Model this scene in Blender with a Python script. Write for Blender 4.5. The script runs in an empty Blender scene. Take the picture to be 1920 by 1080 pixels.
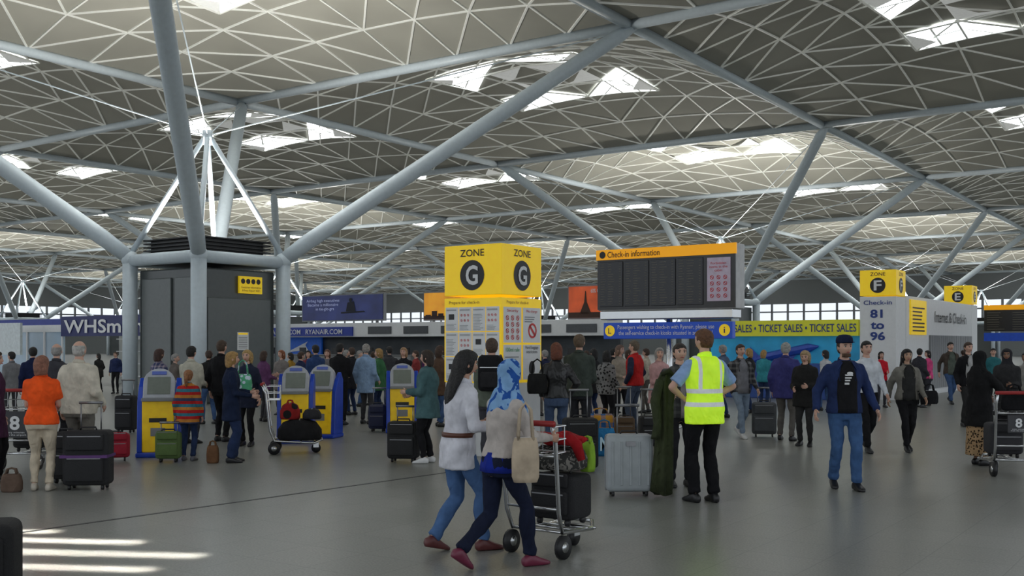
import bpy,bmesh,math,random
from mathutils import Vector,Matrix
RR=random.Random(7)
D=bpy.data; SC=bpy.context.scene; COL=SC.collection
F=1964.0; HZ=645.0; CH=1.62; PI=math.pi
rad=math.radians
V=Vector
def gp(px,fy):
    Y=F*CH/(fy-HZ); return V(((px-960)/F*Y,Y,0))
def wz(py,Y): return CH-(py-HZ)/F*Y
UX=V((.8195,-.573,0)); VX=V((.573,.8195,0)); GA=math.atan2(-.573,.8195)
P1=V((3.62,32.3,0)); ZT=11.41
def grid(a,b,z=0): return P1+UX*a+VX*b+V((0,0,z))
SC.view_settings.view_transform='Standard'
# ---------------------------------------------------------------- materials
MC={}
def mat(c,rough=.6,metal=0,var=.10,scale=9,bump=0,emit=0,kind=None,c2=None,c3=None,bs=40,ps=1.0):
    key=(c,rough,metal,var,scale,bump,emit,kind,c2,c3,bs,ps)
    if key in MC: return MC[key]
    m=D.materials.new('mat_%d'%len(MC)); m.use_nodes=True; MC[key]=m
    nt=m.node_tree; N=nt.nodes; L=nt.links; b=N['Principled BSDF']
    b.inputs['Roughness'].default_value=rough; b.inputs['Metallic'].default_value=metal
    if rough>.8: b.inputs['Specular IOR Level'].default_value=.2
    tc=N.new('ShaderNodeTexCoord'); no=N.new('ShaderNodeTexNoise'); no.inputs['Scale'].default_value=scale; no.inputs['Detail'].default_value=3
    L.new(tc.outputs['Object'],no.inputs['Vector'])
    def rgb(col):
        n=N.new('ShaderNodeRGB'); n.outputs[0].default_value=(*col,1); return n.outputs[0]
    def mix(f,a,bb):
        n=N.new('ShaderNodeMix'); n.data_type='RGBA'
        L.new(f,n.inputs[0]); L.new(a,n.inputs[6]); L.new(bb,n.inputs[7]); return n.outputs[2]
    def math_(op,a,bv=None):
        n=N.new('ShaderNodeMath'); n.operation=op
        if not isinstance(a,(int,float)): L.new(a,n.inputs[0])
        else: n.inputs[0].default_value=a
        if bv is not None:
            if isinstance(bv,(int,float)): n.inputs[1].default_value=bv
            else: L.new(bv,n.inputs[1])
        return n.outputs[0]
    sp=N.new('ShaderNodeSeparateXYZ'); L.new(tc.outputs['Object'],sp.inputs[0])
    base=rgb(c)
    def band(src,lo,hi):
        return math_('MULTIPLY',math_('GREATER_THAN',src,lo),math_('LESS_THAN',src,hi))
    if kind=='stripes':
        cr=N.new('ShaderNodeValToRGB'); cr.color_ramp.interpolation='CONSTANT'
        cols=[c,c2,c3,c,(.05,.06,.12),c2,c,c3]
        el=cr.color_ramp.elements
        el[0].color=(*cols[0],1); el[1].position=.125; el[1].color=(*cols[1],1)
        for i in range(2,8):
            e=el.new(i*.125); e.color=(*cols[i],1)
        L.new(math_('FRACT',math_('MULTIPLY',sp.outputs[2],ps)),cr.inputs[0]); base=cr.outputs[0]
    elif kind=='plaid':
        a=math_('LESS_THAN',math_('FRACT',math_('MULTIPLY',sp.outputs[2],ps)),.4)
        d=math_('LESS_THAN',math_('FRACT',math_('MULTIPLY',sp.outputs[0],ps)),.4)
        base=mix(math_('MULTIPLY',math_('ADD',a,d),.5),base,rgb(c2))
    elif kind=='spots':
        vo=N.new('ShaderNodeTexVoronoi'); vo.inputs['Scale'].default_value=ps; L.new(tc.outputs['Object'],vo.inputs['Vector'])
        base=mix(math_('LESS_THAN',vo.outputs['Distance'],.38),base,rgb(c2))
    elif kind=='swirl':
        wv=N.new('ShaderNodeTexNoise'); wv.inputs['Scale'].default_value=ps; wv.inputs['Distortion'].default_value=2.5; wv.inputs['Detail'].default_value=1
        L.new(tc.outputs['Object'],wv.inputs['Vector'])
        base=mix(math_('GREATER_THAN',wv.outputs['Fac'],.53),base,rgb(c2))
    elif kind=='hivis':
        z=sp.outputs[2]; x=math_('ABSOLUTE',sp.outputs[0])
        f=math_('ADD',band(z,.985,1.03),band(z,1.12,1.165))
        f=math_('ADD',f,math_('MULTIPLY',band(x,.10,.135),math_('GREATER_THAN',z,1.165)))
        f=math_('MINIMUM',f,1.0)
        base=mix(f,base,rgb(c2))
    elif kind=='tile':
        br=N.new('ShaderNodeTexBrick'); br.offset=0; br.inputs['Scale'].default_value=1
        br.inputs['Brick Width'].default_value=.6; br.inputs['Row Height'].default_value=.6; br.inputs['Mortar Size'].default_value=.004
        br.inputs['Color1'].default_value=(*c,1); br.inputs['Color2'].default_value=(*c2,1); br.inputs['Mortar'].default_value=(*c3,1)
        L.new(tc.outputs['Object'],br.inputs['Vector'])
        n2=N.new('ShaderNodeTexNoise'); n2.inputs['Scale'].default_value=60; n2.inputs['Detail'].default_value=3; L.new(tc.outputs['Object'],n2.inputs['Vector'])
        n3=N.new('ShaderNodeMapRange'); L.new(n2.outputs['Fac'],n3.inputs[0]); n3.inputs[1].default_value=.38; n3.inputs[2].default_value=.62; n3.inputs[3].default_value=.82; n3.inputs[4].default_value=1.16
        mm=N.new('ShaderNodeMix'); mm.data_type='RGBA'; mm.blend_type='MULTIPLY'; mm.inputs[0].default_value=1
        L.new(br.outputs['Color'],mm.inputs[6]); L.new(n3.outputs[0],mm.inputs[7]); base=mm.outputs[2]
    mr=N.new('ShaderNodeMapRange'); L.new(no.outputs['Fac'],mr.inputs[0])
    mr.inputs[1].default_value=.3; mr.inputs[2].default_value=.7; mr.inputs[3].default_value=1-var; mr.inputs[4].default_value=1+var
    mm=N.new('ShaderNodeMix'); mm.data_type='RGBA'; mm.blend_type='MULTIPLY'; mm.inputs[0].default_value=1
    L.new(base,mm.inputs[6]); L.new(mr.outputs[0],mm.inputs[7])
    L.new(mm.outputs[2],b.inputs['Base Color'])
    if emit:
        L.new(mm.outputs[2],b.inputs['Emission Color']); b.inputs['Emission Strength'].default_value=emit
    if bump:
        mp=N.new('ShaderNodeMapping'); mp.inputs['Scale'].default_value=(1,1,.55); L.new(tc.outputs['Object'],mp.inputs[0])
        nb=N.new('ShaderNodeTexNoise'); nb.inputs['Scale'].default_value=bs; nb.inputs['Distortion'].default_value=1.2; nb.inputs['Detail'].default_value=1; L.new(mp.outputs[0],nb.inputs['Vector'])
        bp=N.new('ShaderNodeBump'); bp.inputs['Strength'].default_value=bump; bp.inputs['Distance'].default_value=.03
        L.new(nb.outputs['Fac'],bp.inputs['Height']); L.new(bp.outputs[0],b.inputs['Normal'])
    return m
def cloth(c,**k):
    k.setdefault('rough',.9); k.setdefault('var',.2); k.setdefault('bump',.75); k.setdefault('bs',11); return mat(c,**k)
# ---------------------------------------------------------------- mesh builder
class MB:
    def __init__(s): s.v=[];s.f=[];s.m=[]
    def add(s,vs,fs,mi=0):
        o=len(s.v); s.v+=[tuple(v) for v in vs]; s.f+=[tuple(i+o for i in f) for f in fs]; s.m+=[mi]*len(fs)
    def box(s,c,d,M=None,mi=0):
        vs=[V((x*d[0]/2,y*d[1]/2,z*d[2]/2)) for x in(-1,1) for y in(-1,1) for z in(-1,1)]
        if M: vs=[M@v for v in vs]
        c=V(c); s.add([v+c for v in vs],[(0,1,3,2),(4,6,7,5),(0,4,5,1),(2,3,7,6),(0,2,6,4),(1,5,7,3)],mi); return s
    def b2(s,a,b,mi=0):
        return s.box([(a[i]+b[i])/2 for i in range(3)],[abs(b[i]-a[i]) for i in range(3)],None,mi)
    def rings(s,rs,mi=0):
        n=len(rs[0]); vs=[p for r in rs for p in r]; fs=[]
        for k in range(len(rs)-1):
            for i in range(n):
                j=(i+1)%n; fs.append((k*n+i,k*n+j,(k+1)*n+j,(k+1)*n+i))
        fs.append(tuple(reversed(range(n)))); fs.append(tuple((len(rs)-1)*n+i for i in range(n)))
        s.add(vs,fs,mi); return s
    def tube(s,pts,r,n=8,mi=0):
        pts=[V(p) for p in pts]; r=[r]*len(pts) if isinstance(r,(int,float)) else r
        rs=[];u=None
        for i,p in enumerate(pts):
            t=(pts[min(i+1,len(pts)-1)]-pts[max(i-1,0)]).normalized()
            if u is None: u=t.orthogonal().normalized()
            u=(u-t*u.dot(t)).normalized(); w=t.cross(u)
            rs.append([p+(u*math.cos(2*PI*k/n)+w*math.sin(2*PI*k/n))*r[i] for k in range(n)])
        return s.rings(rs,mi)
    def ell(s,c,r,M=None,n=12,m=8,mi=0):
        c=V(c); vs=[];fs=[]
        for i in range(1,m):
            th=PI*i/m
            for j in range(n):
                ph=2*PI*j/n; v=V((r[0]*math.sin(th)*math.cos(ph),r[1]*math.sin(th)*math.sin(ph),r[2]*math.cos(th)))
                vs.append(c+(M@v if M else v))
        t=V((0,0,r[2])); vs.append(c+(M@t if M else t)); vs.append(c-(M@t if M else t))
        for i in range(m-2):
            for j in range(n):
                k=(j+1)%n; fs.append((i*n+j,(i+1)*n+j,(i+1)*n+k,i*n+k))
        T=len(vs)-2
        for j in range(n):
            k=(j+1)%n; fs.append((T,j,k)); fs.append((T+1,(m-2)*n+k,(m-2)*n+j))
        s.add(vs,fs,mi); return s
    def prism(s,poly,a0,a1,ax='y',mi=0):
        def P(p,a): return {'y':(p[0],a,p[1]),'x':(a,p[0],p[1]),'z':(p[0],p[1],a)}[ax]
        return s.rings([[P(p,a0) for p in poly],[P(p,a1) for p in poly]],mi)
    def xf(s,M,k0=0):
        for i in range(k0,len(s.v)): s.v[i]=tuple(M@V(s.v[i]))
        return s
    def sc(s,k): s.v=[(a*k,b*k,c*k) for a,b,c in s.v]; return s
    def mesh(s,name,mats,smooth=False):
        me=D.meshes.new(name); me.from_pydata(s.v,[],s.f)
        for m in mats: me.materials.append(m)
        if len(mats)>1: me.polygons.foreach_set('material_index',s.m)
        if smooth: me.polygons.foreach_set('use_smooth',[True]*len(me.polygons))
        bm=bmesh.new(); bm.from_mesh(me); bmesh.ops.recalc_face_normals(bm,faces=bm.faces); bm.to_mesh(me); bm.free()
        return me
    def build(s,name,mats,parent=None,loc=(0,0,0),rotz=0,smooth=False,bevel=0,seg=2,label=None):
        if not isinstance(mats,(list,tuple)): mats=[mats]
        o=D.objects.new(name,s.mesh(name,mats,smooth)); COL.objects.link(o)
        o.parent=parent; o.location=loc; o.rotation_euler=(0,0,rotz)
        if label: o['label']=label
        if bevel:
            b=o.modifiers.new('b','BEVEL'); b.width=bevel; b.segments=seg; b.limit_method='ANGLE'
        return o
def tag(o,label,cat,group=None,kind=None):
    if kind: o['kind']=kind
    if label: o['label']=label
    if cat: o['category']=cat
    if group: o['group']=group
    return o
def thing(name,label,cat,loc=(0,0,0),rotz=0,group=None):
    o=D.objects.new(name,None); COL.objects.link(o); o.location=loc; o.rotation_euler=(0,0,rotz); o.empty_display_size=.1
    return tag(o,label,cat,group)
def txt(s,w,h,c,side,m,parent,bold=.0,off=.008,name='lettering'):
    cu=D.curves.new('t','FONT'); cu.body=s; cu.offset=bold; cu.resolution_u=3; cu.align_x='CENTER'
    o=D.objects.new('t',cu); me=D.meshes.new_from_object(o)
    xs=[v.co.x for v in me.vertices]; ys=[v.co.y for v in me.vertices]
    x0,x1,y0,y1=min(xs),max(xs),min(ys),max(ys)
    for v in me.vertices:
        a=(v.co.x-(x0+x1)/2)/(x1-x0)*w; b=(v.co.y-(y0+y1)/2)/(y1-y0)*h
        if side=='f': v.co=(c[0]+a,c[1]-off,c[2]+b)
        elif side=='r': v.co=(c[0]+off,c[1]+a,c[2]+b)
    me.materials.clear(); me.materials.append(m)
    D.objects.remove(o)
    q=D.objects.new(name,me); COL.objects.link(q); q.parent=parent; return q
def disc(mb,c,r,side,mi=0,off=.004,n=28,sx=1):
    vs=[]
    for i in range(n):
        a=2*PI*i/n; x=r*sx*math.cos(a); z=r*math.sin(a)
        vs.append((c[0]+x,c[1]-off,c[2]+z) if side=='f' else (c[0]+off,c[1]+x,c[2]+z))
    mb.add(vs,[tuple(range(n))],mi)
def disc1(c,r,side,name,m,parent,off=.006):
    d=MB(); disc(d,c,r,side,off=off); return d.build(name,m,parent)
def rectf(mb,x0,x1,z0,z1,side,mi=0,off=.004):
    if side=='f': vs=[(x0,-off,z0),(x1,-off,z0),(x1,-off,z1),(x0,-off,z1)]
    else: vs=[(off,x0,z0),(off,x1,z0),(off,x1,z1),(off,x0,z1)]
    mb.add(vs,[(0,1,2,3)],mi)
WHITE=(.78,.79,.80); BLACK=(.012,.012,.014); NAVY=(.012,.018,.06); YEL=(.98,.66,.015)
M_black=mat(BLACK,rough=.45); M_white=mat(WHITE,rough=.5,var=.03); M_yel=mat(YEL,rough=.45,var=.03,emit=.25)  # small emission put into the yellow to brighten it
M_steel=mat((.60,.68,.74),rough=.38,var=.04); M_chrome=mat((.6,.61,.62),rough=.25,metal=1,var=.03)
M_navy=mat((.015,.022,.13),rough=.5,var=.04); M_grey=mat((.22,.23,.24),rough=.5,var=.05)
# ================================================================ SETTING
fl=MB(); fl.b2((-260,-260,-.2),(260,260,0))
o=fl.build('floor',mat((.235,.238,.218),rough=.30,var=.06,scale=.6,kind='tile',c2=(.25,.253,.233),c3=(.15,.152,.14)),loc=(0,60,0),rotz=GA); o['kind']='structure'
sg=(gp(30,1000),gp(810,890)); dd=(sg[1]-sg[0]).normalized(); 
tr=MB(); tr.b2((-.02,-8,.0),(.02,6,.004)); o=tr.build('trim_1',mat((.04,.04,.04),rough=.4),loc=sg[0]+dd*2,rotz=math.atan2(-dd.x,dd.y)); o['kind']='structure'
# roof dome
NG=8; HD=1.7
def pz(a,b): return .15+HD*(1-abs(a)**2.0)*(1-abs(b)**2.0)
def P(i,j,dz=0):
    a=i/NG*2-1; b=j/NG*2-1; return V((a*9,b*9,pz(a,b)+dz))
shell=MB(); vs=[P(i,j,.02) for i in range(NG+1) for j in range(NG+1)]; fs=[]
rib=MB()
def bar(mb,a,b,w=.065,h=.05):
    d=(b-a); d.normalize(); s_=d.cross(V((0,0,1))).normalized()*w/2; u_=V((0,0,h/2))
    mb.add([a-s_-u_,a+s_-u_,a+s_+u_,a-s_+u_,b-s_-u_,b+s_-u_,b+s_+u_,b-s_+u_],[(0,1,5,4),(1,2,6,5),(2,3,7,6),(3,0,4,7)])
for i in range(NG):
    for j in range(NG):
        q=[i*(NG+1)+j,(i+1)*(NG+1)+j,(i+1)*(NG+1)+j+1,i*(NG+1)+j+1]
        if (i<NG/2)!=(j<NG/2): fs+=[(q[0],q[1],q[2]),(q[0],q[2],q[3])]; bar(rib,P(i,j),P(i+1,j+1))
        else: fs+=[(q[0],q[1],q[3]),(q[1],q[2],q[3])]; bar(rib,P(i+1,j),P(i,j+1))
for i in range(NG+1):
    for j in range(NG):
        bar(rib,P(i,j),P(i,j+1)); bar(rib,P(j,i),P(j+1,i))
shell.add(vs,fs)
M_shell=mat((.335,.33,.29),rough=.85,var=.08,scale=.35,emit=.02)  # faint emission added to lift the shell's brightness, it is no lamp
M_rib=mat((.80,.81,.77),rough=.5,var=.03,emit=.07)  # ribs glow slightly, brightness put into the material for crisper grid lines
M_sky=mat((.93,.97,1),emit=4.5,var=.15,scale=.6); M_refl=mat((.75,.76,.75),rough=.6,var=.04,emit=.22)  # reflector panels given their own glow in place of bounced daylight
sky=MB(); ref=MB()
def fr(i): return NG/2+(i-5)*.80
for mx in(0,1):
    for my in(0,1):
        def Q(i,j,dz=.0): return P(fr(10-i if mx else i),fr(10-j if my else j),dz-.045)
        sky.add([Q(3,3),Q(4,3),Q(4,4),Q(3,4)],[(0,1,2),(0,2,3)])
        sky.add([Q(4,3),Q(5,3),Q(4,4)],[(0,1,2)]); 
        if mx==my: sky.add([Q(3,4),Q(4,4),Q(3,5)],[(0,1,2)])
        ap=Q(4.5,4.5,-.25)
        for a_,b_ in (((4,4),(5,4)),((4,4),(4,5))): ref.add([Q(*a_,-.02),Q(*b_,-.02),ap],[(0,1,2)])
        ap=Q(3.5,3.4,-.2); ref.add([Q(3,4,-.02),Q(3,3,-.02),ap],[(0,1,2)])
        for a_,b_ in (((3,3),(4,4)),((3.5,3),(3.5,4)),((3,3),(4,3)),((4,3),(4,4)),((3,3.5),(4,3.5)),((4,3),(5,3)),((5,3),(4,4)),((3,3),(3,5)),((3,4),(5,4))): bar(rib,Q(*a_,-.03),Q(*b_,-.03),.08,.04)
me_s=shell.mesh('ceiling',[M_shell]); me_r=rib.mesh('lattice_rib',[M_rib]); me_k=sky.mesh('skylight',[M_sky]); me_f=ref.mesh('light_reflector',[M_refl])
def inview(c,m=25): return c.y>-14 and abs(c.x)<.5*max(c.y,0)+m and c.y<210
for i in range(-8,8):
    for j in range(-4,7):
        c=grid((i+.5)*18,(j+.5)*18,ZT)
        if not inview(c,22): continue
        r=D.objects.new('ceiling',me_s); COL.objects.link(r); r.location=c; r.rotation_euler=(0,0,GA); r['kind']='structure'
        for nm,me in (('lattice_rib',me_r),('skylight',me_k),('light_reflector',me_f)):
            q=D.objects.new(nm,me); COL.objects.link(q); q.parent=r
bm_=MB(); bm_.tube([(0,0,0),(18,0,0)],.17,10); me_b=bm_.mesh('roof_beam',[M_steel],True)
for i in range(-8,9):
    for j in range(-3,8):
        for ax in (0,1):
            a=grid(i*18,j*18,ZT+.05); mid=a+(UX if ax==0 else VX)*9
            if (ax==0 and i>=8) or (ax==1 and j>=7): continue
            if mid.y<4 or not inview(mid,14): continue
            q=D.objects.new('roof_beam',me_b); COL.objects.link(q); q.location=a; q.rotation_euler=(0,0,GA+(0 if ax==0 else PI/2))
            tag(q,'straight pale grey steel tube running between roof domes','roof beam','roof beams between the domes')
# tree columns
M_cab=mat((.075,.085,.085),rough=.3,var=.06); M_cab2=mat((.12,.135,.135),rough=.3,var=.05)
def tree(m_,n_,label,group,main=False):
    c=grid(-9+36*m_,-9+36*n_)+V((.17,0,0)); t=thing('tree_column',label,'column',c,GA,group); h=1.5
    for sx in(-1,1):
        for sy in(-1,1):
            e=.6 if (sx<0 and sy<0 and main) else 0
            MB().tube([(sx*h,sy*h,0),(sx*h,sy*h,4.02)],.21,16).ell((sx*h,sy*h,4.02),(.25,.25,.25)).build('pillar',M_steel,t,smooth=True)
            MB().tube([(sx*h,sy*h,4.05),(sx*(h+.5),sy*(h+.5),4.6),(sx*8.6+e,sy*8.6,ZT-.35),(sx*9+e,sy*9,ZT)],[.2,.23,.23,.12],16).build('branch',M_steel,t,smooth=True)
            MB().tube([(sx*(h+.02),sy*(h+.02),4.1),(sx*.08,sy*.08,7.5)],[.08,.07],10).build('strut',M_steel,t,smooth=True)
            MB().tube([(0,0,7.6),(sx*8.9,sy*8.9,ZT-.1)],.02,6).build('tie_rod',M_steel,t)
    MB().tube([(0,0,7.35),(0,0,7.75)],[.14,.14],14).build('hub',M_steel,t,smooth=True)
    for a,b in (((-h,-h),(h,-h)),((h,-h),(h,h)),((h,h),(-h,h)),((-h,h),(-h,-h))):
        MB().tube([(*a,3.98),(*b,3.98)],.17,14).build('ring_beam',M_steel,t,smooth=True)
    MB().b2((-1.32,-1.32,0),(1.32,1.32,3.7)).build('service_cabinet',M_cab,t,bevel=.04)
    lv=MB()
    for k in range(7): lv.box((0,0,3.95+k*.1),(2.5,2.5,.035)); 
    lv.box((0,0,4.2),(2.2,2.2,.7)); lv.build('ventilation_louvre',M_black,t)
    if main:
        MB().b2((-1.15,-1.38,.3),(.15,-1.32,3.45)).build('door_panel',M_cab2,t,bevel=.05)
        MB().b2((.3,-1.36,.3),(1.2,-1.32,3.45)).build('side_panel',M_cab2,t,bevel=.03)
        MB().b2((1.32,-1.1,.3),(1.38,1.15,2.9)).build('door_panel',M_cab2,t,bevel=.05)
        so=MB().b2((1.36,-.05,3.04),(1.42,.78,3.52)).build('direction_sign',M_yel,t,label='yellow sign with black pictograms')
        for k in range(4): disc1((1.42,.08+k*.185,3.38),.075,'r','pictogram',M_black,so)
        txt('Customer information\n& free Airport WiFi',.72,.17,(1.42,.37,3.16),'r',M_black,so)
        no_=MB().b2((1.38,-.1,1.45),(1.40,.3,1.95)).build('paper_notice',[M_white],t); 
        k2=MB(); rectf(k2,-.07,.27,1.88,1.93,'r',0,1.404); 
        for q in range(7): rectf(k2,-.06,.25,1.5+q*.05,1.515+q*.05,'r',1,1.404)
        k2.build('notice_print',[M_yel,M_grey],no_)
    L=D.lights.new('uplight','AREA'); L.shape='DISK'; L.size=2.2; L.energy=1150 if main else 1500; L.color=(1,.97,.9)
    lo=D.objects.new('uplight',L); COL.objects.link(lo); lo.location=c+V((0,0,4.75)); lo.rotation_euler=(PI,0,0)
tree(0,0,'nearest grey steel tree column around a dark cabinet with a yellow sign',None,True)
for m_ in range(-4,4):
    for n_ in range(0,4):
        if (m_,n_)==(0,0): continue
        c=grid(-9+36*m_,-9+36*n_)
        if not inview(c,14) or c.y<0: continue
        if (m_,n_)==(0,1): tree(m_,n_,'branching steel column directly behind the flight information board',None)
        else: tree(m_,n_,'distant pale grey steel tree column holding up the roof','distant tree columns')
M_wall=mat((.20,.215,.22),rough=.7,var=.05); M_mull=mat((.25,.27,.29),rough=.5)
def outer(name,wn,a,b,L,rz):
    o=MB().b2((0,0,0),(L,.3,4.8)).b2((0,0,7.7),(L,.4,13.5)).build(name,M_wall,loc=grid(a,b),rotz=rz); o['kind']='structure'
    f=MB(); k=0
    while k<=L:
        f.b2((k,-.1,4.8),(k+.3,.1,7.7)); k+=2.5
    f.b2((0,-.1,6.4),(L,.1,6.6))
    o=f.build(wn,M_mull,loc=grid(a,b),rotz=rz); o['kind']='structure'
outer('wall_far','window_1',-144,126,200,GA); outer('wall_left','window_2',-144,0,126,GA+PI/2)
# ================================================================ SIGNS AND ISLANDS
def icons(mb,x0,x1,z0,z1,nx,nz,side,mi=0,off=.012,r=.3):
    dx=(x1-x0)/nx; dz=(z1-z0)/nz
    for i in range(nx):
        for k in range(nz):
            cx=x0+dx*(i+.5); cz=z0+dz*(k+.5); rr=min(dx,dz)*r; n=14
            qs=[]
            for q in range(n):
                a0=2*PI*q/n;a1=2*PI*(q+1)/n
                qs.append([(cx+rr*math.cos(a0),cz+rr*math.sin(a0)),(cx+rr*math.cos(a1),cz+rr*math.sin(a1)),(cx+rr*.72*math.cos(a1),cz+rr*.72*math.sin(a1)),(cx+rr*.72*math.cos(a0),cz+rr*.72*math.sin(a0))])
            e=rr*.7; f_=rr*.12
            qs.append([(cx-e-f_,cz+e-f_),(cx-e+f_,cz+e+f_),(cx+e+f_,cz-e+f_),(cx+e-f_,cz-e-f_)])
            for pts in qs: mb.add([(p[0],-off,p[1]) if side=='f' else (off,p[0],p[1]) for p in pts],[(0,1,2,3)],mi)
def lines(mb,x0,x1,z0,z1,n,side,mi=0,off=.012):
    dz=(z1-z0)/n
    for k in range(n):
        w=(x1-x0)*(RR.uniform(.6,1)); rectf(mb,x0,x0+w,z0+dz*k,z0+dz*(k+.4),side,mi,off)
M_red=mat((.6,.03,.03),rough=.5); M_green=mat((.05,.35,.12),rough=.5); M_txtb=mat((.02,.05,.25),rough=.5)
def head(t,w,z0,z1,letter):
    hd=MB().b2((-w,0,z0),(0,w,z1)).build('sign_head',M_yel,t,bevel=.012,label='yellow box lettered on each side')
    zc=z0+(z1-z0)*.4; r=(z1-z0)*.30
    disc1((-w*.5,0,zc),r,'f','letter_disc',M_black,hd); disc1((0,w*.5,zc),r,'r','letter_disc',M_black,hd)
    for pos,sd in (((-w*.5,0,0),'f'),((0,w*.5,0),'r')):
        txt('ZONE',w*.42,(z1-z0)*.14,(pos[0],pos[1],z1-(z1-z0)*.16),sd,M_black,hd,.012)
        txt(letter,r*1.0,r*1.3,(pos[0],pos[1],zc),sd,M_white,hd,.025,.014)
t=thing('zone_sign_tower','yellow and white zone G tower covered in check-in posters','sign tower',V((-.15,14.8,0)),GA); w=1.03
head(t,w,2.32,3.05,'G')
MB().b2((-w+.01,.01,0),(-.01,w-.01,1.06)).build('plinth',M_white,t,bevel=.01)
MB().b2((-w,0,1.06),(0,w,2.285)).build('poster_frame',M_yel,t,bevel=.008)
txt('Prepare for check-in',.55,.06,(-w+.37,0,2.215),'f',M_black,t); txt('Prepare for check-in',.55,.06,(0,.40,2.215),'r',M_black,t)
for i in range(4):
    for k in range(3):
        x0=-w+.03+i*.245; z0=1.08+k*.362
        p=MB(); rectf(p,x0,x0+.235,z0,z0+.35,'f',0,.006); rectf(p,x0+.02,x0+.2,z0+.30,z0+.32,'f',2,.01)
        if (i+k*2)%4==0: rectf(p,x0+.06,x0+.16,z0+.17,z0+.25,'f',1,.01); lines(p,x0+.02,x0+.2,z0+.02,z0+.12,5,'f',2,.01)
        elif (i+k)%3==1: lines(p,x0+.02,x0+.2,z0+.02,z0+.26,11,'f',2,.01)
        else: icons(p,x0+.02,x0+.2,z0+.12,z0+.27,3,2,'f',3,.01); lines(p,x0+.02,x0+.2,z0+.02,z0+.1,4,'f',2,.01)
        p.build('poster',[M_white,M_black,mat((.42,.43,.44)),M_red if i%2 else M_green],t)
for i,(a,b) in enumerate(((.04,.49),(.53,.99))):
    for k in range(2):
        z0=1.10+k*.54; p=MB(); rectf(p,a,b,z0,z0+.51,'r',0,.006)
        if k==1:
            if i==0: icons(p,a+.03,b-.03,z0+.03,z0+.4,3,4,'r',3,.01,.4)
            else: icons(p,a+.08,b-.05,z0+.05,z0+.3,1,1,'r',3,.01,.45); lines(p,a+.04,b-.1,z0+.3,z0+.4,3,'r',2,.01)
            po=p.build('poster',[M_white,M_black,M_grey,M_red],t)
            txt('Security' if i==0 else 'No charge',.28,.05,(0,(a+b)/2,z0+.455),'r',M_red,po,0,.012)
        else:
            if i==0: lines(p,a+.04,b-.05,z0+.05,z0+.36,9,'r',2,.01)
            else: disc(p,(0,(a+b)/2,z0+.16),.11,'r',1,.01,sx=.7); 
            po=p.build('poster',[M_white,M_black,M_grey,M_red],t)
            txt('100ml rule' if i==0 else 'Hand baggage\nrestrictions',.34,.06 if i==0 else .11,(0,(a+b)/2,z0+.44),'r',M_green if i==0 else M_black,po,0,.012)
def tower2(letter,near,z0,z1,lab,text):
    t=thing('zone_sign_tower',lab,'sign tower',near,GA); w=1.03
    head(t,w,z0,z1,letter); MB().b2((-w,0,0),(0,w,z0-.03)).build('column',M_white,t,bevel=.01)
    if text:
        txt('Check-in',.8,.13,(-w*.5,0,z0-.2),'f',M_txtb,t,.01,.015); txt('81\nto\n96',.42,.9,(-w*.5,0,z0-.85),'f',M_txtb,t,.03,.015)
    return t
NF=V((11,30,0)); tower2('F',NF,3.02,3.76,'white column topped by the yellow zone F sign',True)
NE=V(((1822-960)/47.9,41,0)); tower2('E',NE,3.19,3.92,'small distant yellow zone E sign on a white column',False)
t=thing('check_in_island','long white check-in hall between the zone F and E towers','kiosk building',NF+VX*1.1,GA); 
MB().b2((-1.0,0,0),(0,9.0,3.05)).build('wall_block',M_white,t,bevel=.02)
p=MB(); p.b2((0,.35,1.9),(.05,2.2,2.95)); po=p.build('yellow_notice',M_yel,t); p=MB(); lines(p,.5,2.0,2.0,2.8,7,'r',0,.06); p.build('notice_print',M_black,po)
txt('Internet & Check-in',4.6,.36,(0,5.7,2.5),'r',M_black,t,.01,.03)
sh=MB(); 
for k in range(22): sh.b2((0,2.7+k*.28,.2),(.06,2.94+k*.28,1.9))
sh.build('shutter',M_grey,t)
t=thing('ticket_desk','ticket sales desk with blue panels under a yellow-green lettered fascia','ticket desk',NF-UX*1.06,GA); L_=4.7
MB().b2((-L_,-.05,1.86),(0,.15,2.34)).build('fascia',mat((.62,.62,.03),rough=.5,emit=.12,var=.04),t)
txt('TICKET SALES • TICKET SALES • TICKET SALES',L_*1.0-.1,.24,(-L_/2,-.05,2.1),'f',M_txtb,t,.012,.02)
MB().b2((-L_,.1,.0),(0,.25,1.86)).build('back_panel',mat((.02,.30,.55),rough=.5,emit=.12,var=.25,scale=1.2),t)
pl=MB(); pl.tube([(-3.4,.02,1.05),(-2.9,.02,1.2),(-1.5,.02,1.5),(-1.2,.02,1.55)],[.03,.14,.14,.03],8); pl.add([(-2.4,.0,1.3),(-1.7,.0,1.45),(-2.2,.0,.95)],[(0,1,2)]); pl.add([(-3.3,.0,1.1),(-3.0,.0,1.2),(-3.35,.0,1.55)],[(0,1,2)])
pl.build('aeroplane_graphic',mat((.03,.08,.45),rough=.4),t)
MB().b2((-L_,-.9,0),(0,-.4,1.05)).build('counter',mat((.02,.07,.3),rough=.4),t,bevel=.02)
t=thing('flight_information_board','black check-in information board with orange header on a silver post','information board',V((1.73,21,0)),GA); W=2.93
zt=3.49; 
MB().b2((0,0,2.28),(W,.42,zt)).build('housing',mat((.5,.5,.5),rough=.4),t,bevel=.015)
hb=MB().b2((-.02,-.05,zt-.2),(W+.02,.0,zt)).build('header',mat((1,.42,.0),rough=.4,emit=.35,var=.02),t)
txt('Check-in information',1.15,.12,(.82,-.05,zt-.1),'f',M_black,hb,.008,.012)
disc1((.13,-.05,zt-.1),.07,'f','header_icon',M_black,hb,.01)
M_scr=mat((.008,.008,.011),rough=.25); M_dim=mat((.13,.12,.09),emit=.08,rough=.5)
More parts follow.
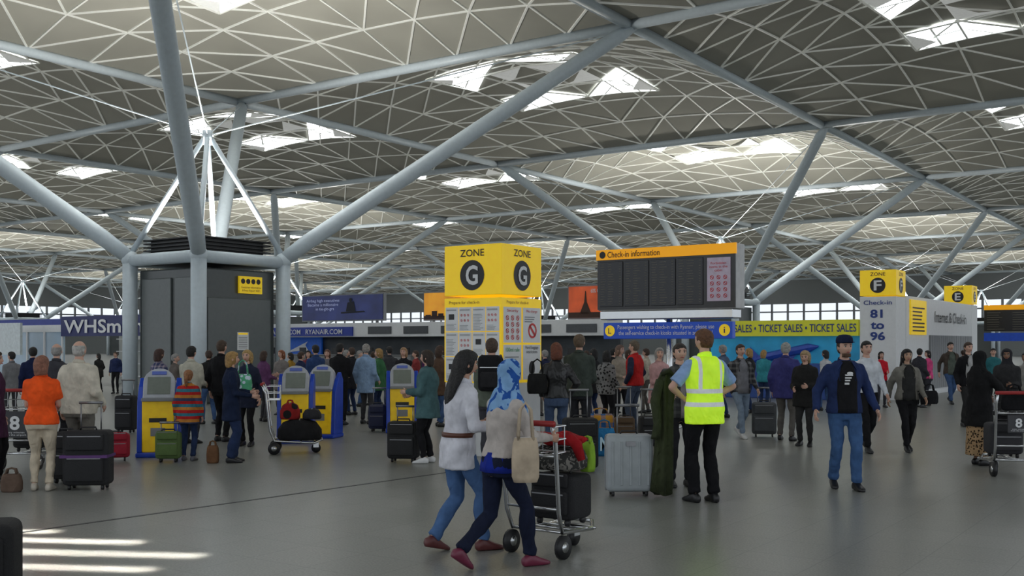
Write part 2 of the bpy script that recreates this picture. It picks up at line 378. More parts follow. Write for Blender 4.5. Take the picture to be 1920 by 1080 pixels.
MB().b2((0,-.03,2.3),(W,0,zt-.2)).build('screen_bezel',mat((.03,.03,.032),rough=.3),t)
for i in range(4):
    x0=.05+i*.57; s=MB().b2((x0,-.05,2.36),(x0+.53,-.03,zt-.24)).build('screen',M_scr,t,bevel=.006)
    r=MB()
    for k in range(17):
        z=2.41+k*.049; r.b2((x0+.03,-.053,z),(x0+RR.uniform(.10,.15),-.051,z+.008)); r.b2((x0+.2,-.053,z),(x0+RR.uniform(.27,.36),-.051,z+.008)); r.b2((x0+.45,-.053,z),(x0+.49,-.051,z+.008))
    r.build('flight_rows',M_dim,s)
p=MB(); p.b2((2.38,-.055,2.42),(2.84,-.03,zt-.26)); po=p.build('notice_screen',mat((.42,.36,.45),emit=.15,rough=.4),t)
ic=MB(); icons(ic,2.41,2.81,2.46,2.92,3,4,'f',0,.06,.34); ic.build('prohibited_symbols',M_red,po); txt('Forbidden\nitems in the\ncabin',.36,.18,(2.61,-.055,3.06),'f',M_red,po,0,.01)
MB().b2((.05,-.02,2.1),(W-.05,.38,2.28)).build('lower_band',M_chrome,t,bevel=.02)
bs=MB().b2((.15,-.05,1.72),(W-.05,.1,2.04)).build('notice_board',mat((.01,.07,.5),rough=.4,emit=.15,var=.03),t,bevel=.01,label='blue notice with white text')
txt('Passengers wishing to check-in with Ryanair, please use\nthe self-service check-in kiosks situated in zones F & J',2.05,.22,(1.5,-.05,1.88),'f',M_white,bs,.004,.012)
disc1((.3,-.05,1.88),.11,'f','icon_disc',M_yel,bs,.01); disc1((W-.2,-.05,1.88),.11,'f','icon_disc',M_yel,bs,.01)
txt('L',.07,.11,(.3,-.05,1.88),'f',M_navy,bs,0,.016); txt('i',.03,.11,(W-.2,-.05,1.88),'f',M_navy,bs,0,.016)
MB().tube([(1.5,.15,0),(1.5,.15,2.2)],.06,12).tube([(1.5,.15,0),(1.5,.15,.04)],.25,20).build('post',M_chrome,t,smooth=True)
q=V(((1845-960)/F*36,36,0))
t=thing('flight_information_board','black flight board with orange header at the right edge of the hall','information board',q,GA)
MB().b2((0,0,2.05),(3.2,.3,2.85)).build('screen_bezel',M_scr,t); MB().b2((0,-.03,2.78),(3.2,0,2.95)).build('header',mat((1,.42,.0),rough=.4,emit=.35,var=.02),t)
r=MB()
for c_ in range(4):
    for k in range(8): r.b2((.1+c_*.8,-.012,2.12+k*.08),(.1+c_*.8+RR.uniform(.3,.6),-.006,2.135+k*.08))
r.build('flight_rows',M_dim,t)
MB().b2((0,-.02,1.72),(3.2,.1,2.0)).build('notice_board',mat((.01,.07,.5),rough=.4,emit=.1),t); MB().tube([(1.6,.1,0),(1.6,.1,2.1)],.06).build('post',M_chrome,t)
B0=V((3.76,41,0)); 
t=thing('desk_canopy','long white fascia with black screens above the far check-in desks','canopy',B0,GA)
MB().b2((-20,0,1.95),(0,1.2,2.6)).build('fascia',M_white,t,bevel=.02)
for k in range(9):
    if k in (6,7): continue
    MB().b2((-1.9-k*2.15,-.05,2.08),(-.5-k*2.15,0,2.42)).build('screen',mat((.05,.055,.06),rough=.3),t)
MB().b2((-20,1.0,0),(0,1.2,1.95)).build('back_wall',mat((.07,.08,.09),rough=.6,var=.3,scale=1),t)
rb=MB().b2((-19.9,-.1,2.0),(-13.6,-.02,2.42)).build('airline_banner',mat((.01,.03,.25),rough=.5,emit=.1),t); txt('RYANAIR.COM   RYANAIR.COM',5.2,.24,(-16.8,-.1,2.2),'f',M_white,rb,.01,.03)
rb=MB().b2((-19.3,.8,.9),(-16.5,.9,1.95)).build('blue_banner',mat((.01,.1,.5),rough=.5,emit=.1),t); pl=MB(); pl.add([(-18.9,.77,1.2),(-17.4,.77,1.75),(-17.8,.77,1.3),(-17.6,.77,1.6),(-17.2,.77,1.1)],[(0,1,2),(3,4,2)]); pl.build('aeroplane_graphic',M_white,rb)
for k in range(9):
    d=thing('check_in_desk','distant grey check-in desk behind the crowd','desk',B0-UX*(1.2+k*2.15)-VX*.6,GA,'far check-in desks')
    MB().b2((-.8,-.35,0),(.5,.35,1.1)).b2((-.85,-.4,1.1),(.55,.4,1.14)).build('counter',M_grey,d,bevel=.02); MB().b2((-.3,.0,1.14),(.1,.05,1.45)).build('monitor',M_black,d)
def along(px):
    k=(px-960)/F; B=B0+VX*.6; return (k*B.y-B.x)/(UX.x-k*UX.y)
def billboard(px0,px1,y0,y1,lab,c,fn):
    B=B0+VX*.6; a0=along(px0); a1=along(px1); Y=(B+UX*(a0+a1)/2).y; Wd=a1-a0; h=(y1-y0)/F*Y; zb=max(wz(y1,Y),2.68)
    t=thing('billboard',lab,'billboard',B+UX*a0+V((0,0,2.61)),GA); zb-=2.61
    MB().b2((-.06,0,zb-.06),(Wd+.06,.18,zb+h+.06)).build('frame',M_grey,t); pn=MB().b2((0,-.03,zb),(Wd,0,zb+h)).build('poster',c,t)
    fn(pn,Wd,zb,h)
    for x in(.4,Wd-.5): MB().b2((x,.05,0),(x+.1,.15,zb)).build('post',M_grey,t)
def f1(pn,W,z,h):
    txt('Airbag high executives\nBecome a millionaire\n    in tie-glo-gra',W*.42,h*.5,(W*.27,-.03,z+h*.62),'f',mat((.4,.45,.7),emit=.3),pn,0,.03)
    m=MB(); m.add([(W*.5,-.05,z+.3),(W*.8,-.05,z+.35),(W*.78,-.05,z+.42),(W*.5,-.05,z+.38)],[(0,1,2,3)]); disc(m,(W*.62,-.05,z+h*.8),.1,'f',off=.01); m.add([(W*.56,-.05,z+.4),(W*.68,-.05,z+.4),(W*.66,-.05,z+h*.75),(W*.58,-.05,z+h*.7)],[(0,1,2,3)]); m.build('silhouette',mat((.004,.006,.02)),pn)
billboard(568,718,554,600,'dark blue billboard with pale text and a seated silhouette',mat((.02,.03,.13),rough=.4,emit=.2,var=.4,scale=.8),f1)
def f2(pn,W,z,h):
    m=MB(); m.b2((0,-.05,z),(W,-.04,z+.15))
    for k in range(8): x=.1+k*W/9; m.b2((x,-.05,z+.1),(x+W/11,-.035,z+RR.uniform(.2,.65)*h*.7))
    m.build('skyline',mat((.03,.01,.01)),pn)
billboard(796,905,548,598,'golden orange city skyline billboard partly behind the zone G tower',mat((.85,.36,.02),rough=.4,emit=.3,var=.35,scale=1),f2)
def f3(pn,W,z,h):
    m=MB(); cx=W*.45; m.add([(cx-.28,-.05,z+.15),(cx-.14,-.05,z+.15),(cx-.02,-.05,z+h*.85),(cx+.02,-.05,z+h*.85),(cx+.14,-.05,z+.15),(cx+.28,-.05,z+.15),(cx+.06,-.05,z+.5*h),(cx-.06,-.05,z+.5*h)],[(0,1,7),(1,6,7),(4,5,6),(7,6,3,2),(1,4,6)]); m.b2((0,-.05,z),(W,-.035,z+.22)); m.build('tower_silhouette',mat((.05,.02,.01)),pn)
    txt('60% OFF',W*.3,h*.13,(W*.74,-.03,z+h*.85),'f',M_white,pn,.01,.03)
billboard(1067,1139,537,596,'orange sunset billboard with a tall lattice tower silhouette',mat((.6,.09,.02),rough=.4,emit=.25,var=.35,scale=1),f3)
S0=V(((350-960)/F*37,37,0)); t=thing('shop_front','white glazed shop front under a navy sign at far left','shop',S0,GA); 
MB().b2((-14,.05,2.38),(-7.65,.3,2.62)).build('fascia_strip',mat((.03,.05,.30),rough=.5),t)
sb=MB().b2((-7.6,-.1,1.92),(0,.05,2.70)).build('shop_sign',M_navy,t); txt('WHSmith',5.0,.52,(-4.85,-.1,2.3),'f',M_white,sb,.02,.03)
fr_=MB()
for k in range(6): fr_.b2((-14+k*1.25,.0,0),(-13.9+k*1.25,.12,2.38))
fr_.b2((-14,0,2.1),(-7.6,.1,2.38)); fr_.b2((-14,0,0),(-7.6,.1,.15)); fr_.build('frame',M_white,t)
MB().b2((-14,.05,.15),(-7.6,.07,2.1)).build('glass_panel',mat((.40,.52,.64),rough=.2,var=.1,scale=.7),t)
MB().b2((-7.6,2.5,0),(0,2.7,2.4)).build('interior_wall',mat((.5,.52,.5),rough=.6,var=.2,scale=1),t)
for k in range(4): MB().b2((-7.2,2.1,.3+k*.5),(-.2,2.5,.34+k*.5)).build('shelf',M_white,t)
MB().b2((-10.3,-1.2,1.2),(-8.6,-1.1,2.45)).b2((-9.5,-1.2,0),(-9.4,-1.1,1.2)).build('glass_screen',mat((.6,.66,.68),rough=.2),t)
# ================================================================ KIOSKS
def kiosk(label,px,fy,rz,sc=1):
    t=thing('check_in_kiosk',label,'kiosk',gp(px,fy)+V((0,.2,0)),rz); mb=mat((.01,.06,.50),rough=.35); my=mat((.95,.62,.01),rough=.4,emit=.05)
    MB().b2((-.3,-.22,0),(.3,.26,.07)).build('plinth',mb,t,bevel=.02)
    MB().prism([(-.16,.07),(.24,.07),(.26,1.0),(.16,1.13),(.02,1.0),(-.1,.8)],-.29,-.22,'x').build('side_fin',mb,t,bevel=.01)
    MB().prism([(-.16,.07),(.24,.07),(.26,1.0),(.16,1.13),(.02,1.0),(-.1,.8)],.22,.29,'x').build('side_fin',mb,t,bevel=.01)
    MB().b2((-.22,-.14,.07),(.22,.2,.82)).build('cabinet',my,t,bevel=.015)
    MB().b2((-.12,-.15,.5),(.12,-.138,.56)).build('slot',M_black,t); MB().b2((-.1,-.15,.3),(.1,-.138,.42)).build('slot',M_grey,t)
    MB().b2((-.22,-.2,.8),(.22,.05,.85)).build('keypad_shelf',M_grey,t,bevel=.01)
    hd=[(-.22,0),(.22,0)]+[(.22*math.cos(a*PI/10),.26+.2*math.sin(a*PI/10)) for a in range(11)]
    M=Matrix.Translation((0,-.1,.83))@Matrix.Rotation(rad(-17),4,'X')
    h=MB().prism(hd,0,.12,'y').xf(M).build('screen_head',mat((.42,.44,.48),rough=.4),t,bevel=.015)
    MB().b2((-.16,-.012,.07),(.16,.0,.33)).xf(M).build('screen',mat((.14,.16,.14),rough=.15,emit=.15),h,bevel=.01)
    MB().b2((-.1,-.014,.36),(.1,.0,.41)).xf(M).build('logo_plate',mat((.1,.15,.5)),h)
kiosk('blue and yellow self-service kiosk nearest the camera, at far left',290,858,rad(10))
kiosk('blue and yellow kiosk directly behind the loaded baggage trolley',550,832,rad(4))
kiosk('blue and yellow kiosk second of the close pair, right of the loaded trolley',600,822,rad(-12))
kiosk('blue and yellow kiosk beside the person in teal coat',752,812,rad(6))
# ================================================================ PEOPLE
BAKE=[]; EXTRA={}
CL=D.textures.new('clouds','CLOUDS'); CL.noise_scale=.15
PT=[(.78,.15,.10),(.86,.165,.115),(.94,.168,.118),(1.02,.15,.108),(1.10,.14,.10),(1.22,.152,.108),(1.32,.166,.112),(1.38,.162,.10),(1.42,.138,.086),(1.455,.095,.070),(1.485,.062,.058),(1.53,.052,.055)]
PF=[(.78,.15,.105),(.86,.17,.12),(.94,.168,.12),(1.02,.142,.105),(1.10,.122,.092),(1.22,.136,.12),(1.30,.146,.118),(1.37,.142,.092),(1.41,.120,.08),(1.445,.082,.064),(1.48,.053,.05),(1.53,.046,.048)]
def prof(T,z):
    if z<=T[0][0]: return T[0][1]+.015,T[0][2]+.01
    for a,b in zip(T,T[1:]):
        if z<=b[0]:
            f=(z-a[0])/(b[0]-a[0]); return a[1]+(b[1]-a[1])*f,a[2]+(b[2]-a[2])*f
    return T[-1][1],T[-1][2]
def ik(A,T_,l1,l2,pole):
    d=T_-A; L=max(min(d.length,(l1+l2)*.998),abs(l1-l2)+.02); dn=d.normalized(); a=(l1*l1-l2*l2+L*L)/(2*L); h=math.sqrt(max(l1*l1-a*a,0))
    pv=(pole-dn*pole.dot(dn)).normalized(); return A+dn*a+pv*h,A+dn*L
def limb(mb,pts,rs,n=12):
    P_=[];R_=[]
    for i in range(len(pts)-1):
        for f in (0,.33,.67):
            P_.append(pts[i].lerp(pts[i+1],f)); R_.append(rs[i]+(rs[i+1]-rs[i])*f)
    P_.append(pts[-1]);R_.append(rs[-1]); mb.tube(P_,R_,n)
    for p,r in zip(pts[:-1],rs[:-1]): mb.ell(p,(r,r,r),n=10,m=6)
def hand(mb,wr,d,side,curl=.45,mi=0):
    ref=V((0,1,0))*abs(d.z)+V((0,0,1))*(1-abs(d.z)); ac=(ref-d*ref.dot(d)).normalized(); n=d.cross(ac)
    if n.x*side>0: n=-n
    rs=[]
    for t_,a,b in ((-.02,.024,.02),(.02,.03,.018),(.05,.038,.016),(.088,.038,.013)):
        rs.append([wr+d*t_+ac*a*math.cos(2*PI*k/10)+n*b*math.sin(2*PI*k/10) for k in range(10)])
    mb.rings(rs,mi)
    for off,L in ((.029,.068),(.010,.078),(-.009,.072),(-.027,.056)):
        p=wr+d*.08+ac*off; ang=curl*.5; pts=[p]
        for q in range(3):
            p=p+(d*math.cos(ang)+n*math.sin(ang))*L*(.45,.32,.26)[q]; pts.append(p); ang+=curl
        mb.tube(pts,[.0095,.009,.008,.006],6,mi)
    b=wr+d*.025+ac*.028; dr=(d*.7+ac*.65+n*.35).normalized(); mb.tube([b,b+dr*.03,b+dr*.05+d*.012+n*.008],[.012,.011,.007],6,mi)
STY={'stand':dict(aL=(-.25,.03,.87),aR=(.25,.03,.87)),
'hold':dict(aL=(-.1,.30,1.10),aR=(.12,.30,1.05)),
'cross':dict(aL=(.06,.22,1.2),aR=(-.06,.25,1.16)),
'walk':dict(aL=(-.24,.20,.92),aR=(.25,-.16,.9),fL=(-.08,-.26,.15),fR=(.08,.24,.08)),
'push':dict(aL=(-.22,.46,1.05),aR=(.22,.46,1.05),fL=(-.08,-.30,.15),fR=(.08,.28,.08),curl=.9),
'pushs':dict(aL=(-.22,.42,1.02),aR=(.22,.42,1.02),curl=.9),
'akimbo':dict(aL=(-.15,.14,1.04),aR=(.15,.14,1.04),pole=(1,-.3,.1)),
'oneup':dict(aL=(-.25,.03,.87),aR=(.14,.25,1.2)),
'relax':dict(aL=(-.24,.05,.88),aR=(.22,.14,.95),fL=(-.12,.06,.08),fR=(.12,-.06,.08)),
'pocket':dict(aL=(-.2,.1,.95),aR=(.2,.1,.95),pole=(1,-.8,0))}
def face_head(mb,Mh,fem,near):
    i0=len(mb.v); n,m=(36,26) if near else (24,18)
    mb.ell((0,0,0),(.076,.095,.114),n=n,m=m)
    g=lambda x,s: math.exp(-(x/s)**2)
    for i in range(i0,len(mb.v)):
        x,y,z=mb.v[i]
        if z<0:
            t_=(-z/.114)**1.4; x*=1-.24*t_; y=y*(1-.06*t_) if y>0 else y*(1-.45*t_)
        else: x*=1+.07*math.sin(PI*z/.114); y=y*(1.03+.05*math.sin(PI*z/.114)) if y<0 else y
        if y>0:
            ny=(y/.095)
            y-= .014*g(abs(x)-.031,.017)*g(z-.006,.014)*ny
            y+= .004*g(abs(x)-.03,.03)*g(z-.03,.010)*ny
            y+= .024*g(x,.012+.004*max(0,-z/.04))*(g(z+.030,.013) if z<-.030 else max(0,1-(z+.030)/.045))*ny
            y+= .008*g(x,.022)*g(z+.060,.010)*ny
            y-= .004*g(x,.03)*g(z+.078,.007)*ny
            y+= .010*g(x,.028)*g(z+.097,.016)*ny
            y+= .005*g(abs(x)-.045,.02)*g(z+.02,.02)*ny
        mb.v[i]=(x,y,z)
    for s in(-1,1):
        mb.ell((s*.075,-.004,-.01),(.010,.02,.030),n=8,m=6)
        mb.ell((s*.031,.0765,.005),(.0145,.010,.0075),n=10,m=6,mi=1); mb.ell((s*.031,.0845,.005),(.0068,.0035,.0068),n=10,m=5,mi=2)
        mb.tube([(s*.015,.080,.011),(s*.031,.088,.0145),(s*.046,.077,.010)],.0025,6,mi=2)
        mb.tube([(s*.014,.090,.026),(s*.032,.0895,.031),(s*.050,.077,.026)],[.003,.0045,.002],6,mi=2)
    mb.tube([(-.023,.0855,-.0605),(-.010,.0955,-.058),(0,.0965,-.0595),(.010,.0955,-.058),(.023,.0855,-.0605)],[.002,.0055,.006,.0055,.002],8,mi=3)
    mb.xf(Mh,i0)
def hairmesh(style,Mh):
    mb=MB(); n,m=28,20
    R={'hijab':1.15,'balding':1.06}.get(style,1.11)
    mb.ell((0,0,0),(.076*R,.098*R,.114*R),n=n,m=m)
    for i,(x,y,z) in enumerate(mb.v):
        if z>0: x*=1+.09*math.sin(PI*min(z/.125,1)); y*=(1+.06*math.sin(PI*min(z/.125,1)))
        if z>.09: z=.09+(z-.09)*.82
        if style=='hijab': inside=(y>.03 and abs(x)<.062 and -.10<z<.07)
        elif style=='balding': inside=(z>.055) or y>.0 or z<-.06
        else:
            line=.064-.02*(abs(x)/.07)**2 if y>.03 else (.0 if y>-.01 else -.075); inside=z<line
            if style in('long','bob') and abs(x)>.055 and y<.05: inside=z<-.10
        if inside: mb.v[i]=(x*.82/R*1.1,y*.80/R*1.1,z*.85/R*1.1)
        elif z<0 and style!='hijab': mb.v[i]=(x*(1+.12*z/.12),y,z)
        elif style=='hijab' and z<0: mb.v[i]=(x,y*(1+.1*z/.12),z)
        else: mb.v[i]=(x,y,z)
    def loft(L):
        mb.rings([[V(((rx+.005*math.sin(6*2*PI*k/28+z*20))*math.cos(2*PI*k/28),cy+(ry+.005*math.sin(6*2*PI*k/28+z*20))*math.sin(2*PI*k/28),z)) for k in range(28)] for z,cy,rx,ry in L])
    if style=='bob': loft([(.06,-.03,.08,.07),(0,-.045,.090,.065),(-.07,-.05,.091,.06),(-.13,-.05,.083,.05),(-.15,-.05,.06,.03)])
    if style=='long': loft([(.06,-.03,.08,.07),(0,-.045,.090,.068),(-.1,-.06,.094,.058),(-.2,-.085,.10,.045),(-.3,-.10,.085,.038),(-.38,-.10,.05,.025)])
    if style=='ponytail':
        mb.tube([(0,-.09,.05),(0,-.14,.03),(0,-.16,-.05),(.0,-.15,-.15),(.0,-.14,-.22)],[.02,.035,.04,.032,.01],10)
    if style=='hijab':
        loft([(.0,-.015,.085,.10),(-.10,-.01,.088,.088),(-.15,-.01,.10,.09),(-.2,-.01,.145,.105),(-.25,-.01,.185,.12),(-.31,-.01,.195,.13),(-.33,-.01,.18,.12)])
        loft([(-.12,-.06,.08,.06),(-.22,-.10,.12,.05),(-.34,-.125,.13,.035),(-.44,-.13,.10,.028),(-.50,-.13,.05,.02)])
    mb.xf(Mh); return mb
SK=(.52,.30,.21); SKP=(.62,.37,.28); SKD=(.25,.13,.08)
DEN=(.05,.10,.22); DEND=(.02,.035,.09); GREYH=(.30,.29,.28); BRN=(.05,.025,.015); BLK=(.008,.007,.007); BLD=(.36,.21,.07); GIN=(.22,.07,.025)
def person(label,px,hy,fy,rot=0,fem=0,top=BLACK,topk={},hem=.84,g=.022,sleeve=1.0,sleevec=None,bot=BLACK,botk={},skirt=None,hair='short',hc=BRN,pose='stand',skin=SKP,shoe=BLACK,fat=1,lean=0,hy_=0,pitch=0,inner=None,open_=False,H=None,legw=0,extra=None,**ov):
    s=(fy-HZ)/CH; H=H or max(CH+(HZ-hy)/s,.9); k=H/1.75*1.0
    loc=gp(px,fy); st=dict(STY[pose]); st.update(ov)
    t=thing('person',label,'person',loc,rad(rot)); near=s>95
    T=PF if fem else PT; vx=.0135 if s>120 else (.017 if near else .023)
    fL=V(st.get('fL',(-.095,.02,.08))); fR=V(st.get('fR',(.095,-.03,.08)))
    dz=0
    for a in(fL,fR):
        hx=.09*(1 if a.x>0 else -1); hr=math.sqrt(max(.82**2-(a.x-hx)**2-a.y**2,.1)); dz=max(dz,.91-a.z-hr)
    def up(p):
        p=V(p); 
        if p.z>.5: p.z-=dz
        return p
    tl=math.tan(rad(lean))
    def tc(z): return V((0,max(z-.95,0)*tl,z-dz))
    def torso(mb,z0,z1,gx,gy,n=24,flare=0):
        zs=[z0]+[q[0] for q in T if z0+.02<q[0]<z1-.01]+[z1]
        if z0<.7: zs=[z0,(z0+.78)/2]+zs[1:]
        rs=[]
        for z in zs:
            rx,ry=prof(T,z); rx=rx*fat+gx; ry=ry*fat+gy
            if z<.86: rx+=flare*(.86-z); ry+=flare*(.86-z)
            c=tc(z); 
            rs.append([c+V((math.copysign(abs(math.cos(2*PI*q/n))**.85,math.cos(2*PI*q/n))*rx,math.copysign(abs(math.sin(2*PI*q/n))**.9,math.sin(2*PI*q/n))*ry,0)) for q in range(n)])
        mb.rings(rs)
    shw=.148 if fem else .170
    J={}
    pole=V(st.get('pole',(.35,-1,-.3)))
    for sd,key in((-1,'aL'),(1,'aR')):
        A=tc(1.375)+V((sd*shw*(.9+.1*fat),0,0)); W=up(st[key])+V((sd*(fat-1)*.15,max(st[key][2]-.95,0)*tl,0))
        E,W=ik(A,W,.28,.26,V((pole.x*sd,pole.y,pole.z))); J[sd]=(A,E,W)
    LG={}
    for sd,a in((-1,fL),(1,fR)):
        A=V((sd*.09,0,.91-dz)); K,An=ik(A,a,.43,.41,V((sd*.05,1,0))); LG[sd]=(A,K,An)
    fm=.92 if fem else 1
    b=MB(); torso(b,.80,1.53,-.006,-.006)
    hc_=tc(1.53)+V((0,.012+.10*tl,.102)); b.tube([tc(1.44),tc(1.50)+V((0,.004,0)),hc_-V((0,.005,.03))],[.06*fm,.052*fm,.05*fm],12)
    for sd in(-1,1):
        A,E,W=J[sd]; limb(b,[A,A.lerp(E,.35),E,E.lerp(W,.3),W],[.048*fm*fat,.044*fm*fat,.037*fm,.037*fm,.025*fm])
        A,K,N_=LG[sd]; limb(b,[A,A.lerp(K,.4),K,K.lerp(N_,.35),N_],[.078*fat,.068*fat,.046,.042,.033])
    b.sc(k); o=b.build('body',[mat(skin,rough=.55,var=.06,scale=20),mat((.7,.68,.65),rough=.3),mat((.015,.01,.008),rough=.3),mat((.36,.10,.09),rough=.5)],t)
    BAKE.append((o,max(vx,.016),0)); e=MB(); Mh=Matrix.Translation(hc_)@Matrix.Rotation(rad(hy_),4,'Z')@Matrix.Rotation(rad(pitch-lean*.3),4,'X')
    face_head(e,Mh,fem,near)
    for sd in(-1,1):
        A,E,W=J[sd]; hand(e,W,(W-E).normalized(),sd,st.get('curl',.45))
    e.sc(k); EXTRA[o.name]=e
    for sd in(-1,1):
        A,K,N_=LG[sd]; az=N_.z; sn=max(min((az-.08)/.17,.85),0); cs=math.sqrt(1-sn*sn); f=V((sd*.12,cs,-sn)).normalized(); u=V((0,sn,cs)); sx=f.cross(u)
        m=MB(); rs=[]
        for q,w_,h0,h1 in((-.065,.022,-.06,-.01),(-.05,.034,-.078,.0),(0,.038,-.08,.035),(.05,.04,-.08,.01),(.11,.046,-.08,-.02),(.155,.044,-.08,-.035),(.19,.026,-.078,-.05)):
            c=N_+f*q; rs.append([c+sx*math.copysign(abs(math.cos(2*PI*i/12))**.7,math.cos(2*PI*i/12))*w_+u*((h0+h1)/2+math.copysign(abs(math.sin(2*PI*i/12))**.7,math.sin(2*PI*i/12))*(h1-h0)/2) for i in range(12)])
        m.rings(rs); m.sc(k); m.build('shoe',mat(shoe,rough=.4,var=.08),t,smooth=True)
    m=MB(); ds=.018 if near else .008
    if skirt:
        zs=[skirt,.3+skirt*.5,.75,.86,.94,1.02]; rs=[]
        for z in zs:
            rx,ry=prof(T,z); ex=.02+(max(.86-z,0))*.06; rs.append([V(((rx*fat+ex)*math.cos(2*PI*q/18),(ry*fat+ex)*math.sin(2*PI*q/18)+(fL.y+fR.y)/2*max(.86-z,0),z-dz)) for q in range(18)])
        m.rings(rs); m.sc(k); o=m.build('skirt',cloth(bot,**botk),t)
    else:
        torso(m,.80,1.03,.010,.010)
        for sd in(-1,1):
            A,K,N_=LG[sd]; lw=legw; back=V((0,-.010,0))
            limb(m,[A,A.lerp(K,.4),K,K.lerp(N_,.35)+back,K.lerp(N_,.78),K.lerp(N_,.86)+V((0,.008,0)),K.lerp(N_,.97)],[.096*fat,.082*fat+lw*.3,.060+lw*.6,.062+lw,.048+lw*1.2,.056+lw*1.2,.052+lw*1.3])
        m.sc(k); o=m.build('trousers',cloth(bot,**botk),t)
    BAKE.append((o,vx,ds))
    m=MB(); torso(m,hem,1.475,g,g,flare=.10)
    mc=cloth(top,**topk)
    def sleeves(m_,g_,len_,sds=(-1,1)):
        for sd in sds:
            A,E,W=J[sd]
            if len_>.6: limb(m_,[A,A.lerp(E,.35),A.lerp(E,.85),E,E.lerp(W,.15),E.lerp(W,.5),E.lerp(W,min(len_,.9)),E.lerp(W,min(len_,.98))],[.052*fat+g_*.6,.049*fat+g_*.6,.042+g_*.6,.045+g_*.7,.040+g_*.6,.038+g_*.5,.030+g_*.5,.036+g_*.5])
            else: limb(m_,[A,A.lerp(E,.3),A.lerp(E,len_*1.6)],[.055*fat+g_*.6,.053*fat+g_*.6,.056*fat+g_*.7])
    if sleevec is None and sleeve>0: sleeves(m,g,sleeve)
    elif sleeve>0:
        for sd in(-1,1):
            m2=MB(); sleeves(m2,g*.6,sleeve,(sd,)); m2.sc(k); o=m2.build('sleeve',cloth(sleevec),t); BAKE.append((o,vx,ds*.6))
    m.sc(k); o=m.build('jacket' if open_ or inner else 'top',mc,t); BAKE.append((o,vx,ds))
    if inner is not None:
        m=MB(); rs=[]
        for z in (hem+.01,.95,1.05,1.15,1.25,1.34,1.40,1.44,1.475):
            rx,ry=prof(T,z); rx=rx*fat+g; ry=ry*fat+g; wd=(.11 if z<1.3 else .095-(z-1.3)*.25) if open_ else .03; c=tc(z)
            out=[];n=9
            for q in range(n):
                x=-wd+2*wd*q/(n-1); out.append(c+V((x,ry*math.sqrt(max(1-(x/rx)**2,.0))+.013,0)))
            for q in range(n): 
                x=wd-2*wd*q/(n-1); out.append(c+V((x,ry*math.sqrt(max(1-(x/rx)**2,.0))-.03,0)))
            rs.append(out)
        m.rings(rs); m.sc(k); m.build('shirt',cloth(inner),t,smooth=True)
        if open_:
            for sd in(-1,1):
                m=MB(); c0=tc(1.38); pp=((.05,.11,.02,.08),(.10,.10,.03,.0),(.085,.12,.03,-.13),(.075,.12,.0,-.13),(.09,.08,0,0),(.045,.09,0,.08))
                m.rings([[c0+V((sd*x_,y_+dy,z_)) for x_,y_,dy,z_ in pp],[c0+V((sd*(x_+.01),y_+dy-.02,z_)) for x_,y_,dy,z_ in pp]]); m.sc(k); m.build('lapel',mc,t)
    c=tc(1.475); m=MB(); n=18
    m.rings([[c+V((r_*math.cos(2*PI*q/n),r_*.98*math.sin(2*PI*q/n)+.003,z-(.02*math.sin(2*PI*q/n)))) for q in range(n)] for r_,z in((.080,-.02),(.070,.026),(.059,.028),(.062,-.01))]); m.sc(k); m.build('collar',mc,t,smooth=True)
    m=hairmesh(hair,Mh); m.sc(k)
    hm=mat(hc,rough=.6,var=.35,scale=30,bump=.6,bs=60) if hair!='hijab' else extra
    o=m.build('headscarf' if hair=='hijab' else 'hair',hm,t); BAKE.append((o,.0095 if near else .016,.008 if hair!='balding' and near else 0))
    return t,dict(J=J,LG=LG,Mh=Mh,k=k,tc=tc,dz=dz,s=s)
def wpt(t,p): return Matrix.Translation(t.location)@Matrix.Rotation(t.rotation_euler[2],4,'Z')@V(p)
Pn=person
Pn('person in bright orange top and beige trousers, seen from behind at far left',78,664,920,12,1,top=(.90,.10,.015),bot=(.55,.47,.36),sleeve=.45,hair='bob',hc=(.26,.11,.07),pose='hold',fat=1.12,shoe=(.5,.45,.38),hem=.86)
Pn('grey-haired person in loose cream sweater standing with back turned behind black suitcases',148,637,900,-6,0,top=(.60,.56,.47),bot=(.16,.15,.13),hair='balding',hc=(.45,.44,.42),pose='relax',fat=1.12,g=.035)
Pn('person in dark plum coat cut off by the left edge',-12,655,905,-80,1,top=(.06,.02,.05),hair='bob',hc=BRN,hem=.6)
Pn('balding grey-haired person in dark coat behind the orange top',106,643,850,10,0,top=(.05,.05,.06),hair='balding',hc=GREYH)
Pn('dark-haired person in navy jacket left of the grey-haired heads',62,649,805,30,0,top=NAVY,bot=(.03,.03,.04),hc=BLK)
Pn('child in a red multicoloured striped coat and jeans, facing away',353,692,864,0,1,top=(.45,.02,.02),topk=dict(kind='stripes',c2=(.50,.20,.04),c3=(.04,.18,.24),ps=3.0),g=.04,hem=.72,bot=DEND,hair='ponytail',hc=(.28,.12,.05),pose='stand',shoe=(.1,.1,.12))
Pn('blonde person in long navy cardigan and flared jeans, turned sideways',434,657,867,-70,1,top=(.012,.02,.05),hem=.66,bot=DEND,legw=.02,hair='bob',hc=BLD,pose='hold')
tA,iA=Pn('blonde person with a patterned green bag, beside the navy cardigan',464,654,836,170,1,top=(.02,.025,.05),hem=.7,bot=BLACK,hair='bob',hc=(.42,.27,.10),pose='oneup')
Pn('dark-haired person in light beige jacket behind the striped child',358,647,832,-15,0,top=(.48,.46,.38),bot=(.04,.04,.05),hc=BLK,pose='hold')
Pn('dark-haired person in blue checked shirt next to the nearest kiosk',298,652,818,-30,1,top=(.05,.06,.14),topk=dict(kind='plaid',c2=(.35,.30,.35),ps=14),hair='bob',hc=(.05,.02,.015),pose='hold')
